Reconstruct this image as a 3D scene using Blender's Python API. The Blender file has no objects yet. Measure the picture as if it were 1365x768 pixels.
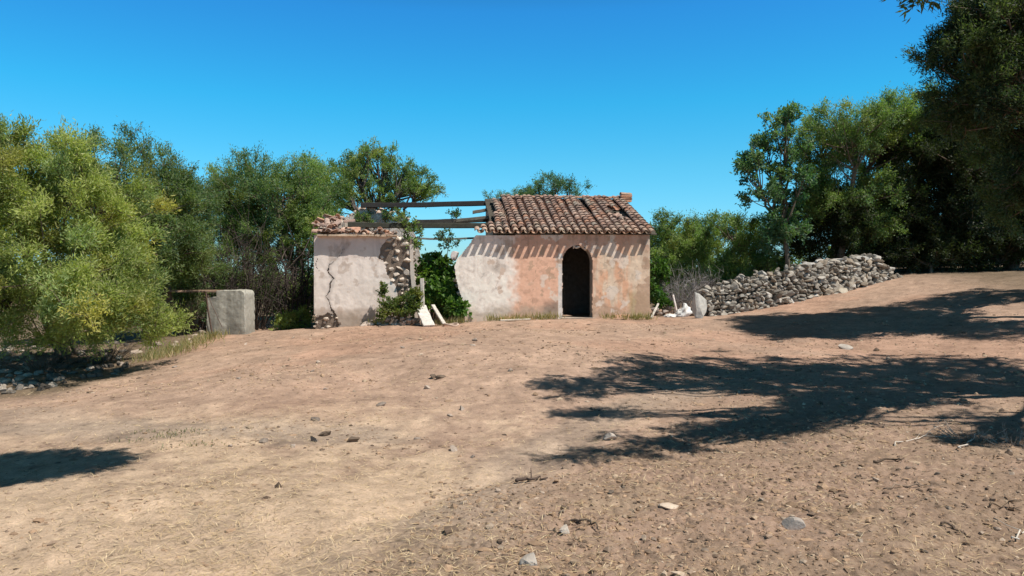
import bpy, bmesh, math, random
import numpy as np
from mathutils import Vector

# ------------------------------------------------------------------ camera, sky, sun, exposure
SC = bpy.context.scene
COL = SC.collection
R = math.radians
F, CX, HY = 1000.0, 682.5, 365.0          # focal length, centre column and horizon row of the photograph (pixels)
CAMZ = 1.6
cd = bpy.data.cameras.new('camera')
cam = bpy.data.objects.new('camera', cd)
COL.objects.link(cam)
cam.location = (0, 0, CAMZ)
cam.rotation_euler = (R(90), 0, 0)
cd.sensor_width = 36.0
cd.lens = 36.0 * F / 1365.0
cd.shift_y = -(384 - HY) / 1365.0
cd.clip_start, cd.clip_end = 0.05, 3000
SC.camera = cam

SUN = np.array([0.53, -0.33, 1.0])
sv = Vector(SUN).normalized()
elev = math.asin(sv.z)
azim = math.atan2(sv.x, sv.y)
W = bpy.data.worlds.new('World')
SC.world = W
W.use_nodes = True
nt = W.node_tree
bg = nt.nodes['Background']
sky = nt.nodes.new('ShaderNodeTexSky')
sky.sky_type = 'NISHITA'
sky.sun_disc = False
sky.sun_elevation = elev
sky.sun_rotation = azim
sky.altitude = 0
sky.air_density = 1.0
sky.dust_density = 0.25
sky.ozone_density = 1.6
hs = nt.nodes.new('ShaderNodeHueSaturation')
hs.inputs['Hue'].default_value = 0.483
hs.inputs['Saturation'].default_value = 1.28
hs.inputs['Value'].default_value = 1.0
nt.links.new(sky.outputs['Color'], hs.inputs['Color'])
# sky tinted by elevation: blue low down, overhead dimmed and neutralised to deepen shadows
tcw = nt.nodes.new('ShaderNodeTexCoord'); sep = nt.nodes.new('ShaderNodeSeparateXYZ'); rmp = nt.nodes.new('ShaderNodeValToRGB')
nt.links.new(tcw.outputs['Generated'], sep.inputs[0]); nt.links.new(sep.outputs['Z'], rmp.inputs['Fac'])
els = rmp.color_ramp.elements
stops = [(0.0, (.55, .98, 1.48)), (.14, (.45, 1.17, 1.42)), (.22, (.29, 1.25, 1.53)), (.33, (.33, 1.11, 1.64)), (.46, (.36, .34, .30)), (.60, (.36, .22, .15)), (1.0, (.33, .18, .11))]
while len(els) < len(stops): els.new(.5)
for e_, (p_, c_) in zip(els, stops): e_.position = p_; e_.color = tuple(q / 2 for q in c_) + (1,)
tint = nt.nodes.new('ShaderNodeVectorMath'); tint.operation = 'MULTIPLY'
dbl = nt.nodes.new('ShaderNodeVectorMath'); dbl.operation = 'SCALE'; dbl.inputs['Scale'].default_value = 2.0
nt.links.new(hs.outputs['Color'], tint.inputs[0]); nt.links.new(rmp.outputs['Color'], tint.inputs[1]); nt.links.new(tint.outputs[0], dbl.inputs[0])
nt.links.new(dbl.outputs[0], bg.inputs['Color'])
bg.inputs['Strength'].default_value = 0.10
sl = bpy.data.lights.new('sun', 'SUN')
sl.energy = 5.0
sl.angle = R(0.5)
sl.color = (1.0, 0.95, 0.87)
so = bpy.data.objects.new('sun', sl)
COL.objects.link(so)
so.location = (20, -20, 40)
so.rotation_euler = sv.to_track_quat('Z', 'Y').to_euler()
SC.view_settings.view_transform = 'Standard'
SC.view_settings.look = 'None'
SC.view_settings.gamma = 1
SC.view_settings.use_curve_mapping = False
SC.view_settings.exposure = 0.14
SC.render.engine = 'CYCLES'
cy = SC.cycles
cy.max_bounces = 6
cy.diffuse_bounces = 3
cy.glossy_bounces = 2
cy.transmission_bounces = 3
cy.transparent_max_bounces = 6
cy.use_denoising = True
cy.sample_clamp_indirect = 6

rng = np.random.default_rng(11)
random.seed(11)

# ------------------------------------------------------------------ numpy noise
def _hash(ix, iy, iz, seed):
    h = (ix.astype(np.int64) * 374761393 + iy.astype(np.int64) * 668265263 + iz.astype(np.int64) * 2147483647 + seed * 974711) & 0xFFFFFFFF
    h = ((h ^ (h >> 13)) * 1274126177) & 0xFFFFFFFF
    h = ((h ^ (h >> 16)) * 2246822519) & 0xFFFFFFFF
    return ((h ^ (h >> 15)) & 0xFFFFFF) / float(0xFFFFFF)

def vnoise(x, y, z=None, seed=0):
    x = np.asarray(x, float); y = np.asarray(y, float)
    z = np.zeros_like(x) if z is None else np.asarray(z, float)
    fx, fy, fz = np.floor(x), np.floor(y), np.floor(z)
    tx, ty, tz = x - fx, y - fy, z - fz
    tx = tx * tx * (3 - 2 * tx); ty = ty * ty * (3 - 2 * ty); tz = tz * tz * (3 - 2 * tz)
    r = 0
    for a in (0, 1):
        for b in (0, 1):
            for c in (0, 1):
                w = (tx if a else 1 - tx) * (ty if b else 1 - ty) * (tz if c else 1 - tz)
                r = r + w * _hash(fx + a, fy + b, fz + c, seed)
    return r * 2 - 1

def fbm(x, y, z=None, seed=0, o=4):
    r, a, f = 0, 1.0, 1.0
    for k in range(o):
        r = r + a * vnoise(np.asarray(x) * f, np.asarray(y) * f, None if z is None else np.asarray(z) * f, seed + k * 17)
        a *= 0.5; f *= 2.03
    return r

def sstep(a, b, x):
    t = np.clip((x - a) / (b - a), 0, 1)
    return t * t * (3 - 2 * t)

# ------------------------------------------------------------------ terrain height
_ctrl = []
def _cp(px, py, D): _ctrl.append(((px - CX) / F * D, D, CAMZ - (py - HY) / F * D))
for c in [(420, 440, 20.0), (865, 423, 21.0), (640, 430, 20.4), (935, 420, 22.0), (1060, 400, 23.5), (1190, 370, 25.0),
          (1365, 357, 27.0), (1365, 425, 16.5), (1365, 500, 11.2), (1365, 585, 7.6), (1365, 768, 4.1), (1000, 470, 14.6),
          (682, 768, 4.0), (682, 640, 5.9), (682, 520, 10.2), (682, 462, 13.5), (0, 768, 4.1), (0, 640, 6.3), (0, 550, 10.0),
          (0, 518, 12.9), (165, 492, 14.6), (300, 445, 19.6), (350, 470, 14.9), (500, 455, 15.6)]:
    _cp(*c)
_ctrl += [(0, 30, 0.2), (-12, 27, -0.05), (-18, 14, -0.7), (15, 33, 1.9), (26, 20, 2.4), (14, 5, 0.5), (-12, 4, -0.3), (0, 0, 0.0),
          (0, -8, 0.0), (10, -8, 0.2), (-10, -8, -0.2), (-7.2, 22.5, -0.05), (-20, 40, 0), (25, 40, 2.0), (0, 45, 0)]
_ctrl = np.array(_ctrl)
def _tps(r2): return np.where(r2 > 1e-9, r2 * np.log(np.maximum(r2, 1e-9)), 0)
_n = len(_ctrl)
_K = _tps(((_ctrl[:, None, :2] - _ctrl[None, :, :2]) ** 2).sum(-1)) + np.eye(_n) * 0.6
_P = np.c_[np.ones(_n), _ctrl[:, :2]]
_S = np.linalg.solve(np.block([[_K, _P], [_P.T, np.zeros((3, 3))]]), np.r_[_ctrl[:, 2], 0, 0, 0])
def gz(x, y):
    x = np.asarray(x, float); y = np.asarray(y, float)
    sh = x.shape
    xf, yf = np.clip(x.ravel(), -28, 34), np.clip(y.ravel(), -10, 48)
    r2 = (xf[:, None] - _ctrl[:, 0]) ** 2 + (yf[:, None] - _ctrl[:, 1]) ** 2
    z = _tps(r2) @ _S[:_n] + _S[_n] + _S[_n + 1] * xf + _S[_n + 2] * yf
    d = np.hypot(x.ravel() - 3, y.ravel() - 18)
    z = z * (1 - sstep(26, 70, d))
    return z.reshape(sh)
def gz1(x, y): return float(gz(np.array([x]), np.array([y]))[0])
def gfine(x, y):
    d = np.hypot(x, y)
    near = 1 - sstep(18, 40, d)
    b = 0.05 * fbm(x * 0.55, y * 0.55, seed=3, o=4) - .10 * np.exp(-(((x + 1.4 + .25 * (y - 9)) / 1.3) ** 2)) * sstep(4.5, 7, y) * sstep(15, 10, y) + 0.010 * fbm(x * 4.2, y * 4.2, seed=9, o=3)
    rb = x + 1.13 - (y - 4) * .6 + .18 * vnoise(x * 1.1, y * 1.1, seed=77)
    rough = sstep(-.15, .5, rb) * sstep(11, 7, y)
    b = b + .035 * sstep(-.5, .25, rb) * sstep(9.5, 6, y) - .03 * np.exp(-((rb + .35) / .22) ** 2) * sstep(10, 7, y) - .025 * np.exp(-((rb + 1.75) / .25) ** 2) * sstep(10, 7, y)
    b = b + (0.005 + 0.016 * rough) * np.abs(fbm(x * 14, y * 14, seed=21, o=2))
    return b * near
def ground(x, y):
    x = np.asarray(x, float); y = np.asarray(y, float)
    return gz(x, y) + gfine(x, y)
def g1(x, y): return float(ground(np.array([x]), np.array([y]))[0])
def P(px, py, D): return np.array([(px - CX) / F * D, D, CAMZ - (py - HY) / F * D])
def onground(px, py):
    """Where the ray through a pixel of the photograph meets the terrain."""
    lo = 2.0
    for D in np.arange(2.0, 60, 0.05):
        p = P(px, py, D)
        if p[2] <= gz1(p[0], p[1]): return np.array([p[0], D, gz1(p[0], D)])
    return P(px, py, 30)

# ------------------------------------------------------------------ mesh helpers
def tag(o, label=None, cat=None, group=None, kind=None):
    if label: o['label'] = label
    if cat: o['category'] = cat
    if group: o['group'] = group
    if kind: o['kind'] = kind
    return o

def empty(name, loc, rz=0.0):
    o = bpy.data.objects.new(name, None)
    COL.objects.link(o)
    o.location = tuple(loc); o.rotation_euler = (0, 0, rz)
    o.empty_display_size = 0.3
    return o

def mesh(name, V, faces, mat, parent=None, col=None, smooth=False, loc=None):
    """faces: list of (N,3) / (N,4) index arrays, or a list of index lists."""
    V = np.asarray(V, float)
    me = bpy.data.meshes.new(name)
    arrs = [np.asarray(f, np.int32) for f in faces if len(f)]
    me.vertices.add(len(V))
    me.vertices.foreach_set('co', V.ravel().astype(np.float32))
    idx = np.concatenate([a.ravel() for a in arrs])
    tot = np.concatenate([np.full(len(a), a.shape[1], np.int32) for a in arrs])
    st = np.r_[0, np.cumsum(tot)[:-1]].astype(np.int32)
    me.loops.add(len(idx)); me.loops.foreach_set('vertex_index', idx)
    me.polygons.add(len(tot)); me.polygons.foreach_set('loop_start', st)
    me.polygons.foreach_set('use_smooth', np.full(len(tot), bool(smooth)))
    me.update(calc_edges=True)
    if col is not None:
        c = np.asarray(col, np.float32)
        if c.ndim == 1: c = np.tile(c, (len(V), 1))
        at = me.attributes.new('col', 'FLOAT_COLOR', 'POINT')
        at.data.foreach_set('color', np.c_[c[:, :3], np.ones(len(V), np.float32)].ravel().astype(np.float32))
    me.materials.append(mat)
    o = bpy.data.objects.new(name, me)
    COL.objects.link(o)
    if parent: o.parent = parent
    if loc is not None: o.location = tuple(loc)
    return o

class MB:
    """Collects tubes, boxes, stones ... into one mesh."""
    def __init__(s): s.v, s.q, s.t, s.c, s.n = [], [], [], [], 0
    def add(s, V, quads=(), tris=(), col=(.5, .5, .5)):
        V = np.asarray(V, float)
        if len(quads): s.q.append(np.asarray(quads, np.int32) + s.n)
        if len(tris): s.t.append(np.asarray(tris, np.int32) + s.n)
        c = np.asarray(col, float)
        s.c.append(np.tile(c, (len(V), 1)) if c.ndim == 1 else c)
        s.v.append(V); s.n += len(V)
    def tube(s, pts, rad, sides=6, col=(.2, .16, .12), cap=True):
        pts = np.asarray(pts, float); n = len(pts)
        rad = np.full(n, rad) if np.isscalar(rad) else np.asarray(rad, float)
        d = np.gradient(pts, axis=0)
        d /= np.linalg.norm(d, axis=1)[:, None] + 1e-9
        ref = np.array([0.31, 0.22, 0.92]) if abs(d[:, 2].mean()) < 0.8 else np.array([0.93, 0.3, 0.1])
        a = np.cross(d, ref); a /= np.linalg.norm(a, axis=1)[:, None] + 1e-9
        b = np.cross(d, a)
        th = np.linspace(0, 2 * np.pi, sides, endpoint=False)
        V = pts[:, None] + rad[:, None, None] * (np.cos(th)[None, :, None] * a[:, None] + np.sin(th)[None, :, None] * b[:, None])
        V = V.reshape(-1, 3)
        i = np.arange(n - 1)[:, None] * sides; k = np.arange(sides)[None]; k2 = (k + 1) % sides
        q = np.stack([i + k, i + k2, i + sides + k2, i + sides + k], -1).reshape(-1, 4)
        t = []
        if cap:
            t = [[0, j + 1, j] for j in range(1, sides - 1)] + [[(n - 1) * sides, (n - 1) * sides + j, (n - 1) * sides + j + 1] for j in range(1, sides - 1)]
        s.add(V, q, t, col)
    def box(s, lo, hi, col=(.5, .5, .5), jit=0.0, M=None, off=(0, 0, 0)):
        x0, y0, z0 = lo; x1, y1, z1 = hi
        V = np.array([[x0, y0, z0], [x1, y0, z0], [x1, y1, z0], [x0, y1, z0], [x0, y0, z1], [x1, y0, z1], [x1, y1, z1], [x0, y1, z1]], float)
        if jit: V += rng.normal(0, jit, V.shape)
        if M is not None: V = V @ np.asarray(M).T
        V += np.asarray(off)
        s.add(V, [[0, 3, 2, 1], [4, 5, 6, 7], [0, 1, 5, 4], [1, 2, 6, 5], [2, 3, 7, 6], [3, 0, 4, 7]], (), col)
    def build(s, name, mat, parent=None, smooth=False, loc=None):
        V = np.concatenate(s.v)
        if loc is not None: V = V - np.asarray(loc)
        return mesh(name, V, s.q + s.t_(), mat, parent, np.concatenate(s.c), smooth, loc)
    def t_(s): return s.t

def _ico(k):
    bm = bmesh.new(); bmesh.ops.create_icosphere(bm, subdivisions=k, radius=1.0)
    bm.verts.ensure_lookup_table()
    v = np.array([x.co[:] for x in bm.verts]); f = np.array([[q.index for q in x.verts] for x in bm.faces])
    bm.free(); return v, f
ICO = {k: _ico(k) for k in (1, 2, 3, 4)}

def rot(ax, ay, az):
    cx, sx, cy_, sy, cz, sz = math.cos(ax), math.sin(ax), math.cos(ay), math.sin(ay), math.cos(az), math.sin(az)
    return np.array([[cz, -sz, 0], [sz, cz, 0], [0, 0, 1]]) @ np.array([[cy_, 0, sy], [0, 1, 0], [-sy, 0, cy_]]) @ np.array([[1, 0, 0], [0, cx, -sx], [0, sx, cx]])

def stone(mb, c, size, col, k=2, r=None, tilt=0.3, lump=0.22):
    """One angular field stone."""
    r = r or rng
    v, f = ICO[k]
    V = v.copy()
    V *= (1 + lump * vnoise(v[:, 0] * 1.6 + r.random() * 90, v[:, 1] * 1.6 + r.random() * 90, v[:, 2] * 1.6))[:, None]
    for _ in range(9):
        n = r.normal(size=3); n /= np.linalg.norm(n)
        d = V @ n - r.uniform(0.42, 0.8)
        V -= np.maximum(d, 0)[:, None] * n * 0.97
    if k > 2: V *= (1 + 0.03 * fbm(v[:, 0] * 6, v[:, 1] * 6, v[:, 2] * 6, seed=int(r.integers(999)), o=2))[:, None]
    V = V * np.asarray(size)
    V = V @ rot(r.normal() * tilt, r.normal() * tilt, r.random() * 6.28 if tilt > 0.25 else r.normal() * 0.3).T
    mb.add(V + np.asarray(c), (), f, col)

# ------------------------------------------------------------------ materials
def mat_col(name, rough=0.85, nscale=20.0, namt=0.25, bump=0.3, bscale=40.0, spec=0.2, dist=0.01, nscale2=None):
    """Colour from the mesh's own paint attribute, varied by procedural noise, with bump."""
    m = bpy.data.materials.new(name); m.use_nodes = True
    t = m.node_tree; N = t.nodes; L = t.links
    b = N['Principled BSDF']
    at = N.new('ShaderNodeAttribute'); at.attribute_name = 'col'
    tc = N.new('ShaderNodeTexCoord')
    no = N.new('ShaderNodeTexNoise'); no.inputs['Scale'].default_value = nscale; no.inputs['Detail'].default_value = 6; no.inputs['Roughness'].default_value = 0.65
    L.new(tc.outputs['Object'], no.inputs['Vector'])
    mr = N.new('ShaderNodeMapRange'); mr.inputs['From Min'].default_value = 0.25; mr.inputs['From Max'].default_value = 0.75
    mr.inputs['To Min'].default_value = 1 - namt; mr.inputs['To Max'].default_value = 1 + namt
    L.new(no.outputs['Fac'], mr.inputs['Value'])
    mx = N.new('ShaderNodeVectorMath'); mx.operation = 'SCALE'
    L.new(at.outputs['Color'], mx.inputs[0]); L.new(mr.outputs['Result'], mx.inputs['Scale'])
    L.new(mx.outputs['Vector'], b.inputs['Base Color'])
    b.inputs['Roughness'].default_value = rough
    b.inputs['Specular IOR Level'].default_value = spec
    if bump:
        n2 = N.new('ShaderNodeTexNoise'); n2.inputs['Scale'].default_value = bscale; n2.inputs['Detail'].default_value = 8; n2.inputs['Roughness'].default_value = 0.7
        L.new(tc.outputs['Object'], n2.inputs['Vector'])
        bp = N.new('ShaderNodeBump'); bp.inputs['Strength'].default_value = bump; bp.inputs['Distance'].default_value = dist
        L.new(n2.outputs['Fac'], bp.inputs['Height']); L.new(bp.outputs['Normal'], b.inputs['Normal'])
    return m

def mat_leaf(name, trans=0.42, rough=0.5, spec=0.35):
    m = bpy.data.materials.new(name); m.use_nodes = True
    t = m.node_tree; N = t.nodes; L = t.links
    b = N['Principled BSDF']
    at = N.new('ShaderNodeAttribute'); at.attribute_name = 'col'
    L.new(at.outputs['Color'], b.inputs['Base Color'])
    b.inputs['Roughness'].default_value = rough; b.inputs['Specular IOR Level'].default_value = spec
    tr = N.new('ShaderNodeBsdfTranslucent')
    sc_ = N.new('ShaderNodeMixRGB'); sc_.blend_type = 'MULTIPLY'; sc_.inputs[0].default_value = 1; sc_.inputs[2].default_value = (1.3, 1.5, 0.6, 1)
    L.new(at.outputs['Color'], sc_.inputs[1]); L.new(sc_.outputs[0], tr.inputs['Color'])
    ms = N.new('ShaderNodeMixShader'); ms.inputs[0].default_value = trans
    L.new(b.outputs[0], ms.inputs[1]); L.new(tr.outputs[0], ms.inputs[2])
    L.new(ms.outputs[0], N['Material Output'].inputs['Surface'])
    return m

M_LEAF = mat_leaf('leaf')
M_BARK = mat_col('bark', 0.9, 14, 0.35, 0.5, 30)
M_STONE = mat_col('field_stone', 0.9, 9, 0.32, 0.5, 22, dist=0.02)
M_PLASTER = mat_col('lime_plaster', 0.92, 6, 0.09, 0.4, 30, dist=0.008)
M_MASONRY = mat_col('rubble_masonry', 0.95, 8, 0.35, 0.8, 14, dist=0.05)
M_TILE = mat_col('clay_tile', 0.9, 16, 0.35, 0.4, 40)
M_WOOD = mat_col('weathered_wood', 0.85, 12, 0.35, 0.4, 30)
M_CONC = mat_col('concrete', 0.9, 8, 0.2, 0.35, 30, dist=0.01)
M_RUST = mat_col('rusty_iron', 0.8, 30, 0.4, 0.3, 60)
M_STRAW = mat_col('dry_straw', 0.8, 5, 0.1, 0.0)
M_WHITE = mat_col('white_plastic', 0.6, 9, 0.22, 0.35, 18, spec=0.3)
M_SOIL = mat_col('soil_clod', 0.95, 30, 0.3, 0.5, 50)

# ------------------------------------------------------------------ ground
def build_ground():
    ang = np.concatenate([np.linspace(-48, 48, 860), np.linspace(49, 311, 90)]) * np.pi / 180   # from +Y, clockwise
    rad = np.concatenate([[0.02, 0.6, 1.2, 1.8], np.geomspace(2.3, 34, 620), np.geomspace(36, 1200, 40)])
    A, Rr = np.meshgrid(ang, rad)
    X = np.sin(A) * Rr; Y = np.cos(A) * Rr
    Z = ground(X.ravel(), Y.ravel()).reshape(X.shape)
    # soil banked against the stone wall, the concrete block and the foot of the left bushes
    nr, na = X.shape
    i = np.arange(nr - 1)[:, None] * na; k = np.arange(na)[None]; k2 = (k + 1) % na
    q = np.stack([i + k, i + na + k, i + na + k2, i + k2], -1).reshape(-1, 4)
    x, y = X.ravel(), Y.ravel()
    # soil colours (bare tan soil, dry straw, reddish soil, grey worn track)
    tan = np.array([.410, .281, .207]); straw = np.array([.48, .352, .248]); red = np.array([.395, .243, .172]); grey = np.array([.36, .275, .21])
    n1 = fbm(x * .35, y * .35, seed=31); n2 = fbm(x * 1.3, y * 1.3, seed=47); n3 = fbm(x * 5, y * 5, seed=53, o=3)
    px = CX + F * x / np.maximum(y, .5)
    c = np.tile(tan, (len(x), 1))
    w_red = sstep(-.5, .5, n1 + .35 * n2) * sstep(7, 13, y) * .7
    c = c + (red - c) * w_red[:, None]
    w_st = sstep(.0, .75, .9 * sstep(1.5, -2.0, x) * sstep(12, 4.5, y) + (.35 * n2 + .25 * n3) * sstep(12, 6, y))
    c = c + (straw - c) * w_st[:, None]
    # worn wheel track running from the left shade past the middle, another up to the right
    def band(pts, w):
        pts = np.array(pts); d = np.full(len(x), 1e9)
        for a, b in zip(pts[:-1], pts[1:]):
            ab = b - a; t = np.clip(((x - a[0]) * ab[0] + (y - a[1]) * ab[1]) / (ab @ ab), 0, 1)
            d = np.minimum(d, np.hypot(x - a[0] - t * ab[0], y - a[1] - t * ab[1]))
        return sstep(w * 1.4, w * .3, d + .35 * n2 * w + .2 * n3 * w)
    tr = np.maximum(band([(-.7, 3.5), (-.35, 5.2), (.2, 7.0), (1.6, 9.5), (4, 12)], .45) * .8,
                    band([(-5.5, 8.8), (-3.6, 8.3), (-1.6, 8.1)], .5))
    tr = np.maximum(tr, band([(-9, 11.2), (-6.5, 9.8), (-4.5, 8.4)], .45) * .7)
    c = c + (grey - c) * (tr * .85)[:, None]
    rbl = x + 1.13 - (y - 4) * .6 + .3 * n2
    w_r = np.maximum(sstep(-.2, .8, rbl) * sstep(10, 6.5, y), sstep(.8, 3, x) * sstep(13, 7, y)) * sstep(-1.1, .3, n2 + .6 * n3) * .72
    c = c + (np.array([.225, .160, .112]) - c) * w_r[:, None]
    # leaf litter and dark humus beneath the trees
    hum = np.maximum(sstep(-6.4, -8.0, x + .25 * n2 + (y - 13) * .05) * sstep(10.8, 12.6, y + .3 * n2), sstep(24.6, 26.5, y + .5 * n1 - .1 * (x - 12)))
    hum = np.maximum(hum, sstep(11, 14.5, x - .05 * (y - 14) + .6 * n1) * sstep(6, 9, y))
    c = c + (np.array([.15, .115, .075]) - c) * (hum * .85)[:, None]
    c *= (1 + .14 * n3 + .13 * n2 + .10 * fbm(x * 11, y * 11, seed=59, o=2))[:, None]
    m = bpy.data.materials.new('bare_soil'); m.use_nodes = True
    t = m.node_tree; N = t.nodes; L = t.links; b = N['Principled BSDF']
    at = N.new('ShaderNodeAttribute'); at.attribute_name = 'col'
    tc = N.new('ShaderNodeTexCoord')
    def noise(s, d=6, r=.7):
        n = N.new('ShaderNodeTexNoise'); n.inputs['Scale'].default_value = s; n.inputs['Detail'].default_value = d; n.inputs['Roughness'].default_value = r
        L.new(tc.outputs['Object'], n.inputs['Vector']); return n
    def mapr(src, a, b_, lo, hi):
        r = N.new('ShaderNodeMapRange'); r.inputs['From Min'].default_value = a; r.inputs['From Max'].default_value = b_
        r.inputs['To Min'].default_value = lo; r.inputs['To Max'].default_value = hi; L.new(src, r.inputs['Value']); return r.outputs['Result']
    def mul(x_, y_):
        k_ = N.new('ShaderNodeMath'); k_.operation = 'MULTIPLY'; L.new(x_, k_.inputs[0]); L.new(y_, k_.inputs[1]); return k_.outputs[0]
    f1 = mapr(noise(9).outputs['Fac'], .3, .7, .86, 1.14)
    f2 = mapr(noise(48, 5, .8).outputs['Fac'], .3, .7, .70, 1.26)
    vo = N.new('ShaderNodeTexVoronoi'); vo.inputs['Scale'].default_value = 26; L.new(tc.outputs['Object'], vo.inputs['Vector'])
    f3 = mapr(vo.outputs['Distance'], .05, .22, .62, 1.0)
    spk = mapr(noise(4.0, 3).outputs['Fac'], .48, .62, 0, 1)
    mxs = N.new('ShaderNodeMix'); mxs.data_type = 'FLOAT'; L.new(spk, mxs.inputs[0]); mxs.inputs[2].default_value = 1.0; L.new(f3, mxs.inputs[3])
    vo2 = N.new('ShaderNodeTexVoronoi'); vo2.inputs['Scale'].default_value = 7.5; vo2.inputs['Randomness'].default_value = 1.0; L.new(tc.outputs['Object'], vo2.inputs['Vector'])
    f4 = mapr(vo2.outputs['Distance'], .10, .24, .55, 1.0)
    f = mul(mul(mul(f1, f2), mxs.outputs[0]), f4)
    sc_ = N.new('ShaderNodeVectorMath'); sc_.operation = 'SCALE'; L.new(at.outputs['Color'], sc_.inputs[0]); L.new(f, sc_.inputs['Scale'])
    L.new(sc_.outputs['Vector'], b.inputs['Base Color'])
    b.inputs['Roughness'].default_value = .97; b.inputs['Specular IOR Level'].default_value = .1
    bp = N.new('ShaderNodeBump'); bp.inputs['Strength'].default_value = .6; bp.inputs['Distance'].default_value = .025
    L.new(noise(38, 8, .75).outputs['Fac'], bp.inputs['Height']); L.new(bp.outputs['Normal'], b.inputs['Normal'])
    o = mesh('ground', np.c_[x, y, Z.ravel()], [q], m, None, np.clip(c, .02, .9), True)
    o['kind'] = 'structure'
build_ground()

# ------------------------------------------------------------------ ruined house
HA = R(6.0)
HO = np.array([-5.28, 20.0])
HU = np.array([math.cos(HA), math.sin(HA)]); HV = np.array([-math.sin(HA), math.cos(HA)])
def fw(px, py, v0=0.0):
    """(u, z) on the house plane v = v0 for a pixel of the photograph."""
    dx = (px - CX) / F
    t = (v0 + HO @ HV) / (dx * HV[0] + HV[1])
    p = np.array([dx * t, t]) - HO
    return np.array([p @ HU, CAMZ - (py - HY) / F * t])
def hw(u, v, z): return np.array([HO[0] + HU[0] * u + HV[0] * v, HO[1] + HU[1] * u + HV[1] * v, z])

house = empty('ruined_house', (HO[0], HO[1], 0), HA)
tag(house, 'small ruined farmhouse of peeling plaster with a broken left half and tiled right half', 'house')

def inpoly(x, y, poly):
    poly = np.asarray(poly, float); r = np.zeros(x.shape, bool)
    j = len(poly) - 1
    for i in range(len(poly)):
        xi, yi = poly[i]; xj, yj = poly[j]
        r ^= ((yi > y) != (yj > y)) & (x < (xj - xi) * (y - yi) / (yj - yi + 1e-12) + xi)
        j = i
    return r
def seg_d(x, y, pts, ws):
    """signed distance minus interpolated width to a polyline"""
    best = np.full(x.shape, 1e9)
    for (a, b, w0, w1) in zip(pts[:-1], pts[1:], ws[:-1], ws[1:]):
        a, b = np.array(a), np.array(b); ab = b - a
        t = np.clip(((x - a[0]) * ab[0] + (y - a[1]) * ab[1]) / (ab @ ab), 0, 1)
        best = np.minimum(best, np.hypot(x - a[0] - t * ab[0], y - a[1] - t * ab[1]) - (w0 + (w1 - w0) * t))
    return best

def plaster_skin(name, mask, colour, u0, u1, z0, z1, step=0.02, v=0.0, thick=0.045, label=None):
    us = np.arange(u0, u1 + 1e-6, step); zs = np.arange(z0, z1 + 1e-6, step)
    UC, ZC = np.meshgrid((us[:-1] + us[1:]) / 2, (zs[:-1] + zs[1:]) / 2)
    m = mask(UC, ZC)
    U, Z = np.meshgrid(us, zs)
    nu = len(us)
    V0 = np.c_[U.ravel(), v + (0.012 * fbm(U * .9, Z * .9, seed=5, o=2) + 0.003 * fbm(U * 9, Z * 9, seed=6, o=2)).ravel(), Z.ravel()]
    V1 = V0.copy(); V1[:, 1] = v + thick
    n = len(V0)
    iz, iu = np.nonzero(m)
    a = iz * nu + iu
    q = [np.stack([a, a + 1, a + nu + 1, a + nu], -1)]
    mp = np.pad(m, 1)
    for (dz, du, c0, c1) in ((0, -1, 'a', 'n'), (0, 1, 'b', 'c'), (-1, 0, 'd', 'e'), (1, 0, 'f', 'g')):
        e = m & ~mp[1 + dz:1 + dz + m.shape[0], 1 + du:1 + du + m.shape[1]]
        ez, eu = np.nonzero(e); b = ez * nu + eu
        if du == -1: p0, p1 = b + nu, b
        elif du == 1: p0, p1 = b + 1, b + nu + 1
        elif dz == -1: p0, p1 = b, b + 1
        else: p0, p1 = b + nu + 1, b + nu
        q.append(np.stack([p1, p0, p0 + n, p1 + n], -1))
    q = np.concatenate(q)
    Va = np.r_[V0, V1]; C = colour(U.ravel(), Z.ravel()); C = np.r_[C, C * .92]
    used = np.unique(q); mp_ = np.zeros(len(Va), int); mp_[used] = np.arange(len(used))
    return mesh(name, Va[used], [mp_[q]], M_PLASTER, house, C[used], False)

def prism(mb, poly, v0, v1, col):
    """Polygon in (u, z) extruded from v0 to v1."""
    bm = bmesh.new()
    vs = [bm.verts.new((p[0], v0, p[1])) for p in poly]
    f = bm.faces.new(vs)
    r = bmesh.ops.extrude_face_region(bm, geom=[f])
    for x in r['geom']:
        if isinstance(x, bmesh.types.BMVert): x.co.y = v1
    bmesh.ops.triangulate(bm, faces=bm.faces[:])
    bmesh.ops.recalc_face_normals(bm, faces=bm.faces[:])
    bm.verts.index_update()
    mb.add(np.array([x.co[:] for x in bm.verts]), (), np.array([[q.index for q in x.verts] for x in bm.faces]), col)
    bm.free()

def fp(pts, v=0.0): return [fw(a, b, v) for a, b in pts]
U_END = fw(867, 400)[0]
ZB = -0.35
# --- left stretch of the front wall
polyA = fp([(418, 314), (524, 314), (515, 322), (508, 331), (505, 343), (513, 352), (515, 366), (525, 380), (531, 394), (524, 405), (510, 415), (500, 428), (497, 446), (452, 446), (449, 422), (436, 417), (425, 422), (418, 420)])
crackA = fp([(463, 326), (455, 336), (446, 346), (440, 352), (438, 360), (444, 370), (441, 382), (437, 396), (440, 410), (446, 420), (449, 432)])
crackW = [.002, .003, .003, .007, .022, .012, .022, .009, .020, .032, .06]
crackB = fp([(424, 345), (422, 352), (424, 360)]); crackBW = [.003, .01, .003]
def maskA(u, z):
    un = u + .035 * fbm(u * 6, z * 6, seed=71, o=3); zn = z + .035 * fbm(u * 6, z * 6, seed=72, o=3)
    m = inpoly(np.where(u < .12, u, un), np.where(z > 2.5, z, zn), polyA)
    c = seg_d(un, zn, crackA, crackW) < 0
    return m & ~c & ~(seg_d(un, zn, crackB, crackBW) < 0)
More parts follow.
